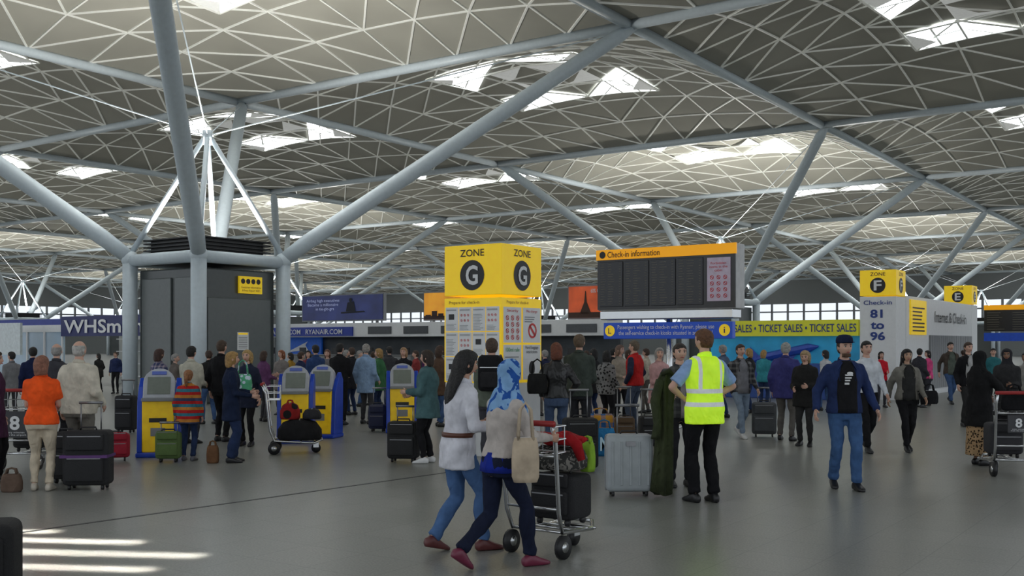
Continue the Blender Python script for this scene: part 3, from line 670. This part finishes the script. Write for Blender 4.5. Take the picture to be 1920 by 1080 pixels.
Pn('person in black jacket with short brown hair left of the blonde heads',415,636,828,-20,0,top=BLACK,hc=(.06,.035,.02))
tT,iT=Pn('dark-haired person in padded teal coat and white shoes, facing left',802,654,868,78,1,top=(.07,.14,.15),g=.04,hem=.7,bot=BLACK,hair='bob',hc=(.03,.018,.012),pose='hold',shoe=(.75,.75,.75),fat=1.1)
tW,iW=Pn('long-haired person in white blouse with brown belt and blue jeans, striding right',858,681,1034,-58,1,H=1.61,top=(.66,.66,.72),hem=.74,g=.018,bot=(.07,.14,.30),legw=.006,hair='long',hc=BLK,pose='push',skin=SK,lean=6,pitch=-8,shoe=(.12,.03,.03),sleeve=.80,aL=(-.2,.34,1.1),aR=(.18,.26,1.10),hy_=-10,fL=(-.08,-.20,.12),fR=(.08,.20,.08))
m=MB(); k=iW['k']; c=iW['tc'](1.03); n=20; m.rings([[c+V(((.170-q)*math.cos(2*PI*i/n),(.134-q)*math.sin(2*PI*i/n),z)) for i in range(n)] for q,z in((0,-.02),(0,.02),(.03,.02),(.03,-.02))]); m.sc(k); m.build('belt',mat((.10,.03,.015),rough=.4),tW,smooth=True)
tH,iH=Pn('person in blue patterned headscarf pushing the loaded trolley, dark jeans',938,700,1066,-52,1,H=1.55,top=(.50,.45,.42),hem=.96,g=.018,bot=(.010,.014,.035),legw=.006,hair='hijab',extra=cloth((.22,.40,.66),kind='swirl',c2=(.02,.09,.36),ps=7),pose='push',skin=SK,lean=7,shoe=(.16,.02,.05),aL=(-.17,.38,1.10),aR=(.17,.38,1.10),fL=(-.08,-.34,.17),fR=(.08,.24,.08),hy_=8)
m=MB(); k=iH['k']; rs=[]
for z,rx,ry in((.84,.190,.150),(.89,.186,.144),(.96,.172,.130),(1.0,.163,.120)):
    c=iH['tc'](z); rs.append([c+V(((rx+.006*math.sin(7*2*PI*i/28))*math.cos(2*PI*i/28),(ry+.006*math.sin(7*2*PI*i/28))*math.sin(2*PI*i/28),0)) for i in range(28)])
m.rings(rs); m.sc(k); m.build('blouse_hem',cloth((.01,.025,.26)),tH,smooth=True,label='ruffled royal blue hem')
tB,iB=Pn('person in grey-green jacket wearing a black backpack, by the zone G tower',922,632,880,-4,0,top=(.12,.14,.11),g=.033,bot=(.05,.05,.06),hc=(.07,.04,.025),pose='hold')
tR,iR=Pn('auburn-haired person in black leather jacket and jeans, back turned',1043,640,862,6,1,top=(.015,.015,.016),topk=dict(rough=.4),hem=.92,bot=(.06,.09,.16),hair='bob',hc=(.14,.04,.018),pose='pocket')
Pn('tall short-haired person in dark green-grey jacket right of the leather jacket',1086,625,850,-18,0,top=(.055,.068,.058),g=.033,bot=(.03,.03,.035),hc=(.12,.08,.05),pose='hold')
Pn('person in red body warmer with navy sleeves, in profile',1190,637,812,60,0,top=(.45,.02,.02),g=.045,hem=.9,sleevec=(.02,.025,.05),bot=(.06,.08,.12),hc=(.12,.09,.06),pose='pocket')
tC,iC=Pn('short-haired person in dark jacket facing the camera and holding an olive coat',1274,641,912,190,0,top=(.04,.04,.045),topk=dict(kind='plaid',c2=(.09,.09,.09),ps=12),bot=(.02,.02,.025),hc=(.03,.02,.015),pose='stand',aR=(.24,.26,1.12),aL=(-.2,.1,.95),g=.028,inner=(.25,.22,.24))
tV,iV=Pn('person in yellow high-visibility vest and black trousers, hands on hips, back turned',1321,614,942,20,0,top=(.62,.98,.03),topk=dict(kind='hivis',c2=(.55,.58,.60),rough=.6,var=.08,emit=.28),g=.04,hem=.80,sleevec=(.30,.45,.72),sleeve=.5,bot=(.008,.008,.01),hc=(.12,.05,.02),pose='akimbo',legw=.01,hy_=20)  # vest fabric carries added emission to look brighter
Pn('person in dark checked shirt jacket and pale jeans beside the hi-vis vest',1388,640,820,195,0,top=(.03,.03,.035),topk=dict(kind='plaid',c2=(.16,.16,.16),ps=11),bot=(.20,.26,.34),inner=(.2,.2,.22),open_=True,hc=BRN,pose='walk',shoe=(.6,.6,.6))
Pn('grey-haired person in purple-blue anorak and grey trousers, back turned',1473,640,826,-30,0,top=(.05,.05,.19),g=.042,hem=.76,bot=(.13,.12,.11),hair='short',hc=(.32,.32,.30),fat=1.08,pose='relax')
Pn('blonde-haired person in short black coat looking down, right of the anorak',1510,655,836,150,1,top=(.02,.02,.02),g=.042,hem=.72,bot=(.03,.03,.03),hair='bob',hc=(.36,.25,.13),pose='hold',fat=1.08,pitch=-15)
tK,iK=Pn('bearded person in navy cap, blue denim jacket, black T-shirt and jeans walking towards camera',1583,628,916,178,0,top=(.020,.035,.11),g=.030,hem=.88,bot=(.05,.11,.25),legw=.008,inner=BLACK,open_=True,hc=BRN,pose='walk',fL=(-.1,.12,.08),fR=(.1,-.10,.10),aL=(-.33,.1,.92),aR=(.33,.06,.92),fat=1.04,hy_=12)
k=iK['k']; Mh=iK['Mh']; m=MB(); m.rings([[V((r_*.94*math.cos(2*PI*i/20),r_*1.12*math.sin(2*PI*i/20)-.004,z)) for i in range(20)] for r_,z in((.096,.045),(.098,.07),(.092,.105),(.064,.134),(.02,.142))]); m.rings([[V((.07*math.cos(PI*i/12),.075+.09*math.sin(PI*i/12),z)) for i in range(13)] for z in(.05,.058)]); m.xf(Mh).sc(k); m.build('cap',cloth((.012,.018,.05)),tK,smooth=True,label='navy baseball cap')
m=MB(); m.rings([[V((x,y,z)) for x,y,z in((-.050,.035,zz),(-.04,.074,zz),(0,.098,zz),(.04,.074,zz),(.050,.035,zz),(0,.03,zz))] for zz in(-.074,-.098,-.117)]); m.xf(Mh).sc(k); m.build('beard',mat((.09,.045,.025),rough=.8,bump=.6,var=.3,scale=40),tK,smooth=True)
m=MB(); c=iK['tc'](1.27); yy=.162
for q in range(3): m.box(c+V((.008*(q-1),yy,.045-q*.03)),(.085-.014*q,.012,.016)); 
m.box(c+V((.015,yy,-.05)),(.05,.012,.022)); m.ell(c+V((-.02,yy-.002,.065)),(.035,.012,.018)); m.sc(k); m.build('shirt_print',M_white,tK)
Pn('person in white shirt and black trousers just behind the cap wearer',1624,633,846,185,0,top=(.62,.65,.70),bot=BLACK,hc=BLK,pose='walk',g=.02,hem=.95)
tN,iN=Pn('person with long black hair, short grey jacket and black leggings, walking',1700,652,846,178,1,top=(.20,.19,.165),g=.028,hem=.88,bot=BLACK,hair='long',hc=BLK,pose='walk',fL=(-.04,-.12,.12),fR=(.05,.14,.09),inner=(.03,.03,.03),open_=True,skin=(.5,.3,.2))
Pn('distant person in bright red top behind the white shirt',1652,658,764,180,1,top=(.55,.015,.03),bot=(.04,.04,.05),hair='bob',hc=BLK,pose='hold')
Pn('distant person in pink top near the far corridor',1740,656,760,100,1,top=(.70,.08,.25),bot=(.04,.04,.05),hair='bob',hc=BLK,pose='hold')
Pn('person in brown jacket and jeans walking, left of the leopard print',1782,638,757,180,0,top=(.07,.055,.045),inner=(.1,.12,.1),open_=True,bot=DEN,hc=BLK,pose='walk')
Pn('person in open black jacket and white shirt by the right trolley',1815,640,800,190,0,top=BLACK,inner=(.4,.4,.4),open_=True,bot=(.03,.03,.03),hc=BRN)
Pn('person in black robe with leopard-print panel and black headscarf',1836,656,872,-70,1,top=(.012,.012,.013),hem=.6,g=.04,bot=(.40,.26,.14),botk=dict(kind='spots',c2=(.03,.02,.012),ps=30,bump=.2),skirt=.16,hair='hijab',extra=cloth((.012,.012,.013)),pose='pushs',skin=SKD)
Pn('person in dark hooded coat and headscarf at the right trolley',1888,652,836,150,1,top=(.03,.03,.032),hem=.55,g=.045,bot=BLACK,skirt=.2,hair='hijab',extra=cloth((.03,.03,.035)),pose='hold',skin=SKD)
Pn('dark-skinned person in grey top partly beyond the right edge',1924,660,800,120,1,top=(.25,.24,.23),hair='bob',hc=BLK,skin=SKD)
crowd=[('person in purple cardigan with brown hair left of the pushed trolley',494,656,790,-40,1,(.13,.05,.13),BRN,'bob','hold'),
('ginger-haired person in grey scarf behind the trolley load',528,655,778,160,1,(.2,.18,.17),GIN,'bob','hold'),
('person in navy blazer between the paired kiosks',564,658,783,-50,0,(.02,.03,.08),BRN,'short','relax'),
('dark-haired person in blue jacket right of the paired kiosks',592,645,788,40,0,(.03,.06,.16),BLK,'short','hold'),
('short-haired person in grey top facing the camera among the queue',614,654,774,170,1,(.18,.17,.18),(.12,.05,.03),'bob','hold'),
('person in all black with pale shoes standing alone in the queue',637,642,797,-10,0,(.012,.012,.014),BLK,'short','hold'),
('person in black hooded coat behind the all-black figure',660,650,778,60,0,(.02,.02,.025),BRN,'short','pocket'),
('grey-haired person in light blue shirt and dark trousers, back turned',686,643,795,-22,0,(.24,.35,.52),(.3,.28,.26),'short','relax'),
('person in green jumper right of the light blue shirt',711,652,782,70,1,(.05,.16,.07),BLD,'bob','stand'),
('person in black suit with white collar by the teal coat',757,650,786,175,1,(.015,.015,.018),(.35,.2,.1),'bob','cross'),
('person in maroon top deep in the queue',578,656,765,-170,1,(.16,.03,.04),BLK,'bob','stand'),
('person in tan raincoat deep in the queue',674,656,762,-70,0,(.28,.21,.13),GREYH,'short','relax'),
('person in charcoal jacket facing the far desks',730,648,772,0,0,(.05,.05,.055),BLK,'short','cross'),
('person in faded red sweatshirt near the far desks',780,656,765,110,0,(.25,.04,.04),BRN,'short','stand'),
('person in brown coat just left of the zone G posters',824,646,800,-60,1,(.10,.06,.04),BRN,'bob','hold'),
('person in grey suit seen between posters and teal coat',842,656,770,0,0,(.12,.12,.13),GREYH,'short','stand'),
('dark-haired person in black padded jacket right of the zone G tower',1114,652,790,50,1,(.02,.02,.022),BLK,'bob','hold'),
('person in black and white patterned dress by the blue bag',1137,655,806,-40,1,(.2,.2,.2),BLK,'bob','relax'),
('person in beige cardigan left of the red body warmer',1162,645,796,-150,1,(.33,.28,.22),(.2,.12,.08),'bob','hold'),
('person in pale pink top between the red body warmer and olive coat',1236,650,822,-150,1,(.48,.28,.28),GREYH,'bob','hold'),
('person in cream sweater beneath the flight board',1212,652,774,80,0,(.45,.40,.32),BRN,'short','relax'),
('person in slate blue jacket left of the checked shirt jacket',1356,645,784,60,0,(.08,.11,.17),GREYH,'short','relax'),
('person in turquoise top at the ticket desk',1432,655,765,-30,1,(.04,.25,.3),BLD,'bob','hold'),
('person in white top at the ticket desk',1548,655,770,30,1,(.5,.5,.52),BLK,'bob','relax'),
('tiny person in navy uniform outside the shop',217,659,738,180,0,(.02,.03,.09),BRN,'short','stand'),
('tiny person in black by the shop glass',185,662,735,60,1,(.02,.02,.02),BLK,'bob','relax'),
('person in grey hoodie below the shop glass',22,658,790,50,0,(.2,.2,.21),BLK,'short','stand'),
('distant person in brown coat at the far right corridor',1806,654,735,0,0,(.1,.07,.05),BRN,'short','walk'),
('distant person in dark jacket beside the pink top',1724,652,764,-60,0,(.04,.04,.05),BLK,'short','relax'),
('distant person in teal shirt beyond the right trolley',1862,652,760,180,0,(.03,.15,.17),BLK,'short','stand'),
('person in black anorak in front of the dark cabinet',392,655,795,40,0,(.02,.02,.02),BRN,'short','relax'),
('person in grey-brown coat left of the striped child',328,662,792,-60,0,(.14,.12,.11),GREYH,'short','stand'),
('person in mustard jumper between the navy blazer and the maroon top',545,660,762,60,1,(.35,.2,.03),BLK,'bob','hold'),
('person in dark teal anorak just right of the all-black figure',648,655,762,-80,0,(.02,.07,.08),GREYH,'short','stand'),
('person in white shirt deep behind the green jumper',700,658,760,30,0,(.5,.5,.5),BRN,'short','relax'),
('person in dark purple coat right of the teal coat shoulder',800,656,755,50,1,(.07,.02,.08),BLD,'bob','stand'),
('person in black bomber jacket behind the patterned dress',1150,652,774,-60,0,(.015,.015,.018),BLK,'short','pocket'),
('person in olive shirt behind the tall dark green-grey jacket',1100,656,768,70,0,(.10,.10,.04),BRN,'short','stand'),
('person in navy coat right of the red body warmer',1178,655,768,-80,1,(.015,.02,.05),BRN,'bob','stand'),
('person in light grey hoodie below the blue notice',1262,655,772,50,0,(.3,.3,.31),BLK,'short','hold'),
('person in black coat at the left end of the ticket desk',1405,652,775,60,1,(.02,.02,.022),BLD,'bob','hold'),
('person in navy jacket behind the leather jacket',1022,655,780,30,0,(.02,.025,.06),GREYH,'short','stand')]
for (lb,px,hy,fy,rt,fe,tp,hcx,hs,po) in crowd:
    Pn(lb,px,hy,fy,rt,fe,top=tp,hc=hcx,hair=hs,pose=po,hy_=RR.uniform(-30,30),bot=RR.choice([BLACK,DEND,DEN,(.05,.05,.055),(.1,.09,.08)]),hem=RR.choice([.84,.9,.78,.68]),g=RR.choice([.02,.032]),fat=RR.choice([.96,1,1.08]),topk=dict(kind='spots',c2=(.02,.02,.02),ps=18) if 'patterned' in lb else {})
# ================================================================ LUGGAGE
def rbox(name,w,d,h,z0,m,t,bev,cx=0,cy=0,seg=4,label=None):
    return MB().box((cx,cy,z0+h/2),(w,d,h)).build(name,m,t,bevel=bev,seg=seg,smooth=True,label=label)
def suitcase(label,px,fy,w,h,d,c,rot=0,hard=False,ext=0,loc=None,ribbon=None,cat='suitcase'):
    t=thing('suitcase',label,cat,loc or gp(px,fy)+V((0,d/2,0)),rad(rot))
    m=mat(c,rough=.35 if hard else .8,metal=0,var=.08,bump=0 if hard else .3,bs=120)
    rbox('shell',w,d,h-.05,.05,m,t,.05)
    mt=mat((.25,.25,.26),rough=.35,metal=.8)
    if hard:
        for i in range(5): MB().b2((-w/2+.06+i*(w-.12)/4-.012,-d/2-.008,.12),(-w/2+.06+i*(w-.12)/4+.012,-d/2+.01,h-.07)).build('shell_rib',m,t,bevel=.006)
        MB().b2((-w/2-.004,-.012,.06),(w/2+.004,.012,h-.01)).build('seam',mt,t,bevel=.004)
        MB().b2((-.05,-d/2-.02,h-.12),(.05,-d/2,h-.07)).build('latch',mt,t)
    else:
        rbox('front_pocket',w*.82,.05,h*.45,.1,m,t,.02,0,-d/2-.015); rbox('front_pocket',w*.82,.04,h*.28,.1+h*.52,m,t,.018,0,-d/2-.01)
        MB().b2((-w*.36,-d/2-.043,.1+h*.38),(w*.36,-d/2-.038,.11+h*.38)).build('zip',mt,t); MB().b2((-w*.36,-d/2-.033,.1+h*.75),(w*.36,-d/2-.028,.11+h*.75)).build('zip',mt,t)
    MB().tube([(-.09,0,h-.005),(-.08,0,h+.03),(.08,0,h+.03),(.09,0,h-.005)],.011,8).build('carry_handle',M_black,t,smooth=True)
    if ext:
        q=MB()
        for s in(-1,1): q.tube([(s*.11,d/2-.04,h-.05),(s*.11,d/2-.04,h+ext)],.008,8)
        q.tube([(-.13,d/2-.04,h+ext),(.13,d/2-.04,h+ext)],.016,8); q.build('telescopic_handle',mt,t,smooth=True)
    for sx in(-1,1):
        for sy in(-1,1):
            MB().tube([(sx*(w/2-.07)-.012,sy*(d/2-.05),.032),(sx*(w/2-.07)+.012,sy*(d/2-.05),.032)],.03,12).build('wheel',M_black,t,smooth=True)
    if ribbon: MB().b2((-w/2-.006,-d/2-.05,h*.55),(w/2+.006,d/2+.006,h*.55+.03)).build('strap',mat(ribbon,rough=.6),t)
    return t
suitcase('large black suitcase with purple strap, front one beside beige trousers',157,920,.50,.66,.26,(.015,.015,.017),4,ext=.3,ribbon=(.10,.03,.16))
suitcase('black suitcase half hidden behind the purple-strapped one',116,908,.30,.60,.24,(.018,.018,.02),-10)
suitcase('deep red suitcase tilted behind the two black suitcases',207,866,.42,.38,.26,(.35,.01,.03),20)
suitcase('tall black suitcase with raised handle left of the nearest kiosk',232,812,.36,.68,.24,(.015,.015,.018),-4,ext=.28)
suitcase('small green and black patterned wheeled bag by the striped child',312,868,.34,.42,.18,(.09,.15,.04),6,ext=.12)
suitcase('black suitcase standing beside the teal coat',755,868,.42,.56,.26,(.014,.014,.015),-8,ext=.2)
suitcase('large black suitcase below the leather jacket, right of the trolley',1089,886,.44,.68,.28,(.013,.013,.014),6,ext=.35)
suitcase('silver-grey hard-shell suitcase with raised handle beside the olive coat',1181,932,.50,.66,.24,(.33,.36,.38),4,hard=True,ext=.3)
suitcase('dark grey suitcase being pulled right of the checked jacket',1436,820,.42,.60,.26,(.07,.075,.08),-12,ext=.25)
suitcase('small black case in the queue beside the all-black figure',610,802,.32,.48,.2,(.012,.012,.013),10,ext=.3)
suitcase('dark blue case in the queue below the light blue shirt',708,810,.34,.5,.22,(.015,.02,.06),-8,ext=.3)
suitcase('brown holdall on wheels near the red body warmer',1172,828,.34,.40,.22,(.10,.06,.03),0,ext=.5)
suitcase('upright black case with long handle left of the olive coat',1220,844,.34,.52,.22,(.015,.015,.016),8,ext=.4)
suitcase('very close black case cut off by the lower left corner',0,0,.42,.78,.3,(.006,.006,.007),15,loc=V((-2.56,4.95,0)))
def bag(name,label,cat,loc,rz,w,d,h,c,k={},strap=0,letter=None,z0=0):
    t=thing(name,label,cat,V(loc),rz); m=cloth(c,**k)
    b=MB(); rs=[]
    for f,sw,sd in((0,.86,.9),(.12,1,1),(.5,1.02,.98),(.85,.94,.75),(1,.8,.35)):
        rs.append([V((math.copysign(abs(math.cos(2*PI*i/24))**.6,math.cos(2*PI*i/24))*w/2*sw,math.copysign(abs(math.sin(2*PI*i/24))**.7,math.sin(2*PI*i/24))*d/2*sd,h*f+z0)) for i in range(24)])
    b.rings(rs); b.build('bag_body',m,t,smooth=True)
    if strap:
        for s in(-1,1): MB().tube([(-w*.28,s*d*.15,h*.93+z0),(-w*.2,s*d*.1,h+strap*.8+z0),(0,0,h+strap+z0),(w*.2,s*d*.1,h+strap*.8+z0),(w*.28,s*d*.15,h*.93+z0)],.011,6).build('strap',m,t,smooth=True)
    MB().b2((-w*.38,-.008,h*.985+z0),(w*.38,.008,h*1.01+z0)).build('zip',M_chrome,t)
    if letter: txt(letter,w*.4,h*.5,(0,-d/2,h*.45+z0),'f',mat((.5,.7,.8)),t,.02,.02)
    return t
bag('holdall','blue sports bag with a large letter M on the floor','bag',gp(1134,856)+V((0,.13,0)),0,.34,.24,.40,(.02,.16,.35),strap=.12,letter='M')
bag('holdall','orange and blue bag just behind the M bag','bag',gp(1126,822),0,.5,.3,.42,(.5,.25,.03),k=dict(kind='plaid',c2=(.02,.1,.3),ps=5),strap=.1)
bag('handbag','brown fluffy bag on the floor beside the navy cardigan','bag',gp(399,868),0,.16,.14,.24,(.16,.08,.04),strap=.06)
bag('handbag','brown paper carrier at the foot of the left trolley','bag',gp(22,922),0,.22,.16,.2,(.12,.08,.06),strap=.06)
p=wpt(tH,(.24,.0,.0)); bag('handbag','cream leather shoulder bag hanging at the blue headscarf wearer\'s side','handbag',(p.x+.03,p.y-.08,.66),rad(8),.19,.11,.31,(.48,.39,.29),strap=.24)
p=wpt(tR,(-.22,.0,0)); bag('handbag','black shoulder bag on the leather jacket','handbag',(p.x-.05,p.y-.08,.93),rad(10),.28,.13,.28,(.015,.015,.015),strap=.2)
p=wpt(tA,(-.1,.34,0)); bag('handbag','green, blue and white patterned shoulder bag','handbag',(p.x-.02,p.y,.83),0,.28,.12,.32,(.10,.4,.22),k=dict(kind='spots',c2=(.55,.65,.75),c3=None,ps=12),strap=.22)
p=wpt(tN,(-.30,.1,0)); bag('handbag','black handbag carried by the long black-haired walker','handbag',(p.x,p.y,.72),0,.26,.12,.2,BLACK,strap=.1)
t=thing('backpack','black backpack worn over the grey-green jacket','backpack',wpt(tB,(0,-.26,1.02)),tB.rotation_euler[2])
rbox('pack_body',.30,.18,.46,0,cloth((.012,.012,.014)),t,.06); rbox('front_pocket',.22,.06,.2,.05,cloth((.02,.02,.022)),t,.025,0,-.1); MB().b2((-.12,-.094,.3),(.12,-.09,.31)).build('zip',M_chrome,t)
for s in(-1,1): MB().tube([(s*.1,.08,.42),(s*.12,.2,.45),(s*.13,.36,.38),(s*.14,.38,.2),(s*.14,.1,.05)],.018,6).build('shoulder_strap',M_black,t,smooth=True)
cl=gp(1246,932); t=thing('coat','long olive green coat hanging over an arm beside the hi-vis vest','coat',cl,rad(8))
b=MB(); rs=[]
for z,w_,d_,x in((.05,.12,.05,-.03),(.3,.105,.06,-.015),(.7,.085,.06,.0),(1.0,.08,.055,.01),(1.14,.10,.055,.01),(1.24,.10,.05,.02),(1.31,.06,.04,.03)):
    rs.append([V((x+(w_+.012*math.sin(7*2*PI*i/42+z*2))*math.cos(2*PI*i/42),(d_+.018*math.sin(7*2*PI*i/42+z*2))*math.sin(2*PI*i/42),z+(.035*math.sin(2*PI*i/42*2+1) if z<.1 else 0))) for i in range(42)])
b.rings(rs).build('coat_cloth',cloth((.05,.06,.03),bump=1.0),t,smooth=True)
MB().tube([(-.06,-.04,1.24),(-.12,-.06,1.02),(-.10,-.08,.78),(-.12,-.08,.62)],[.045,.052,.042,.05],12).build('sleeve',cloth((.045,.055,.028),bump=1.0),t,smooth=True)
MB().tube([(-.05,-.05,1.30),(.03,-.07,1.34),(.09,-.04,1.28)],[.02,.028,.02],8).build('collar',cloth((.03,.035,.018)),t,smooth=True)
def trolley(label,loc,rz,panel=0,L=.70):
    t=thing('luggage_trolley',label,'luggage trolley',loc,rz); m=M_chrome
    f=MB()
    for s in(-1,1):
        f.tube([(s*.25,-.05,1.02),(s*.25,.0,.9),(s*.24,.06,.35),(s*.23,.12,.2),(s*.19,L,.16),(s*.12,L+.1,.2)],.017,8)
    f.tube([(-.12,L+.1,.2),(.12,L+.1,.2)],.017,8)
    for y,z in((.12,.2),(.32,.19),(.5,.18),(L,.165)): f.tube([(-.22,y,z),(.22,y,z)],.012,8)
    f.tube([(-.24,.06,.38),(.24,.06,.38)],.012,8); f.tube([(-.25,.02,.78),(.25,.02,.78)],.012,8); f.build('frame',m,t,smooth=True)
    MB().tube([(-.28,-.06,1.03),(.28,-.06,1.03)],.022,10).build('handle_bar',mat((.35,.02,.02),rough=.5),t,smooth=True)
    b=MB()
    for z in(.80,.90,1.0): b.tube([(-.23,.02,z),(-.21,.20,z),(.21,.20,z),(.23,.02,z)],.006,6)
    for x in(-.2,-.1,0,.1,.2): b.tube([(x,.03,.8),(x,.20,.8),(x,.20,1.0)],.004,6)
    b.build('basket',m,t)
    for s in(-1,1):
        w_=MB().tube([(s*.24-.02,.12,.09),(s*.24+.02,.12,.09)],.09,18).build('wheel',M_black,t,smooth=True); MB().tube([(s*.24-.025,.12,.09),(s*.24+.025,.12,.09)],.04,12).build('wheel_hub',M_chrome,w_,smooth=True)
    MB().tube([(-.02,L+.02,.07),(.02,L+.02,.07)],.07,18).build('wheel',M_black,t,smooth=True); MB().b2((-.035,L-.02,.08),(.035,L+.06,.17)).build('caster_bracket',m,t)
    if panel:
        q=panel; pn=MB().b2((-.2*q,-.03,.76-.34*q),(.2*q,-.01,.76)).build('advert_panel',mat((.03,.03,.035),rough=.4),t); txt('8',.13*q,.18*q,(0,-.03,.76-.15*q),'f',M_white,pn,.03,.008); txt('every minutes\nfrom the airport',.3*q,.06*q,(0,-.03,.76-.29*q),'f',M_white,pn,0,.008)
    return t
def onT(T_,p): return wpt(T_,p)
RZ=-36
T1=trolley('steel luggage trolley loaded with bags in front of the headscarf wearer',V((.12,7.92,0)),rad(RZ),L=.62)
suitcase('black suitcase riding on the foreground trolley',0,0,.40,.40,.32,(.012,.012,.014),RZ,loc=onT(T1,(0,.46,.2)))
bag('holdall','grey patterned bag stacked on the foreground trolley','bag',onT(T1,(0,.44,.635)),rad(RZ),.42,.32,.18,(.04,.04,.038),k=dict(kind='swirl',c2=(.20,.19,.17),ps=12),strap=.0)
bag('holdall','small lime green bag at the front of the foreground trolley','bag',onT(T1,(.12,.66,.60)),rad(RZ),.12,.10,.24,(.24,.42,.04),strap=.04)
t=thing('folded_jacket','bright red jacket thrown over the foreground trolley load','jacket',onT(T1,(.02,.42,.825)),rad(RZ)); b=MB(); rs=[]
for x,r_ in((-.22,.03),(-.18,.07),(-.07,.09),(.03,.10),(.14,.08),(.22,.035)):
    rs.append([V((x,(r_*1.4+.014*math.sin(5*a+x*9))*math.cos(a),.05+r_*.55*math.sin(a)+.012*math.sin(x*30))) for a in [2*PI*i/24 for i in range(24)]])
b.rings(rs).build('jacket_cloth',cloth((.36,.01,.015),bump=1.0),t,smooth=True); MB().tube([(.1,-.06,.08),(.20,-.08,.02),(.24,-.07,-.10)],[.045,.045,.03],10).build('sleeve',cloth((.30,.01,.014)),t,smooth=True)
T2=trolley('steel luggage trolley with a black number 8 advert at far left',gp(30,882),rad(0),1)
suitcase('black case lying on the far left trolley',0,0,.42,.36,.36,(.015,.015,.016),0,loc=onT(T2,(0,.5,.2)))
T3=trolley('luggage trolley piled with coats in front of the paired kiosks',gp(500,850),rad(-80))
bag('holdall','big black padded bag slumped on the kiosk-side trolley','bag',onT(T3,(0,.48,.2)),rad(-80),.46,.66,.30,(.015,.015,.016))
bag('holdall','red and black rucksack on top of the kiosk-side trolley','bag',onT(T3,(0,.34,.505)),rad(-80),.34,.30,.24,(.3,.02,.02),k=dict(kind='spots',c2=(.015,.015,.015),ps=6),strap=.04)
bag('holdall','rolled dark grey coat at the front of the kiosk-side trolley','coat',onT(T3,(0,.66,.505)),rad(-80),.40,.28,.15,(.03,.03,.034))
T4=trolley('steel luggage trolley with a small black number 8 advert at far right',gp(1908,896),rad(-4),.62)
suitcase('dark case on the far right trolley',0,0,.40,.44,.3,(.03,.03,.035),-4,loc=onT(T4,(0,.44,.2)))
bag('handbag','black handbag in the basket of the right trolley','handbag',onT(T4,(0,.11,.81)),rad(-4),.3,.12,.22,BLACK,strap=.1)
# ================================================================ BAKE
bpy.context.view_layer.update()
for o,vx,disp in BAKE:
    r=o.modifiers.new('r','REMESH'); r.mode='VOXEL'; r.voxel_size=vx
    s=o.modifiers.new('s','SMOOTH'); s.factor=.5; s.iterations=4
    if disp:
        d=o.modifiers.new('d','DISPLACE'); d.texture=CL; d.strength=disp*1.6; d.mid_level=.5
dg=bpy.context.evaluated_depsgraph_get(); new=[]
for o,vx,disp in BAKE: new.append(D.meshes.new_from_object(o.evaluated_get(dg)))
for (o,vx,disp),me in zip(BAKE,new):
    mats=list(o.data.materials); o.modifiers.clear()
    if o.name in EXTRA:
        mb=MB(); mb.v=[tuple(v.co) for v in me.vertices]; mb.f=[tuple(p.vertices) for p in me.polygons]; mb.m=[0]*len(mb.f)
        e=EXTRA[o.name]; n=len(mb.v); mb.v+=e.v; mb.f+=[tuple(i+n for i in f) for f in e.f]; mb.m+=e.m
        m2=D.meshes.new('body'); m2.from_pydata(mb.v,[],mb.f)
        for m in mats: m2.materials.append(m)
        m2.polygons.foreach_set('material_index',mb.m); D.meshes.remove(me); me=m2
    else:
        me.materials.clear()
        for m in mats: me.materials.append(m)
        me.polygons.foreach_set('material_index',[0]*len(me.polygons))
    me.polygons.foreach_set('use_smooth',[True]*len(me.polygons)); o.data=me
# ================================================================ LIGHT, WORLD, CAMERA
w=D.worlds.new('World'); SC.world=w; w.use_nodes=True; bg=w.node_tree.nodes['Background']; bg.inputs[0].default_value=(.86,.93,1,1); bg.inputs[1].default_value=1.1
def beam(px,fy,sx,sy,e,rz):
    g_=gp(px,fy); L=D.lights.new('sunbeam','AREA'); L.shape='RECTANGLE'; L.size=sx; L.size_y=sy; L.energy=e; L.spread=rad(1.2); L.color=(1,.95,.88)
    o=D.objects.new('sunbeam',L); COL.objects.link(o); o.location=g_+V((0,0,11.3)); o.rotation_euler=(0,0,rz)
for px,fy,sx,sy,e in ((30,996,.7,.12,2.6),(110,1014,1.4,.14,5),(190,1038,1.6,.15,5),(110,1064,1.4,.12,4)): beam(px,fy,sx,sy,e,-.12)
cam=D.cameras.new('Camera'); co=D.objects.new('Camera',cam); COL.objects.link(co); co.location=(0,0,CH); co.rotation_euler=(PI/2,0,0)
cam.sensor_width=36; cam.lens=F/1920*36; cam.shift_y=105/1920; cam.clip_end=600; SC.camera=co
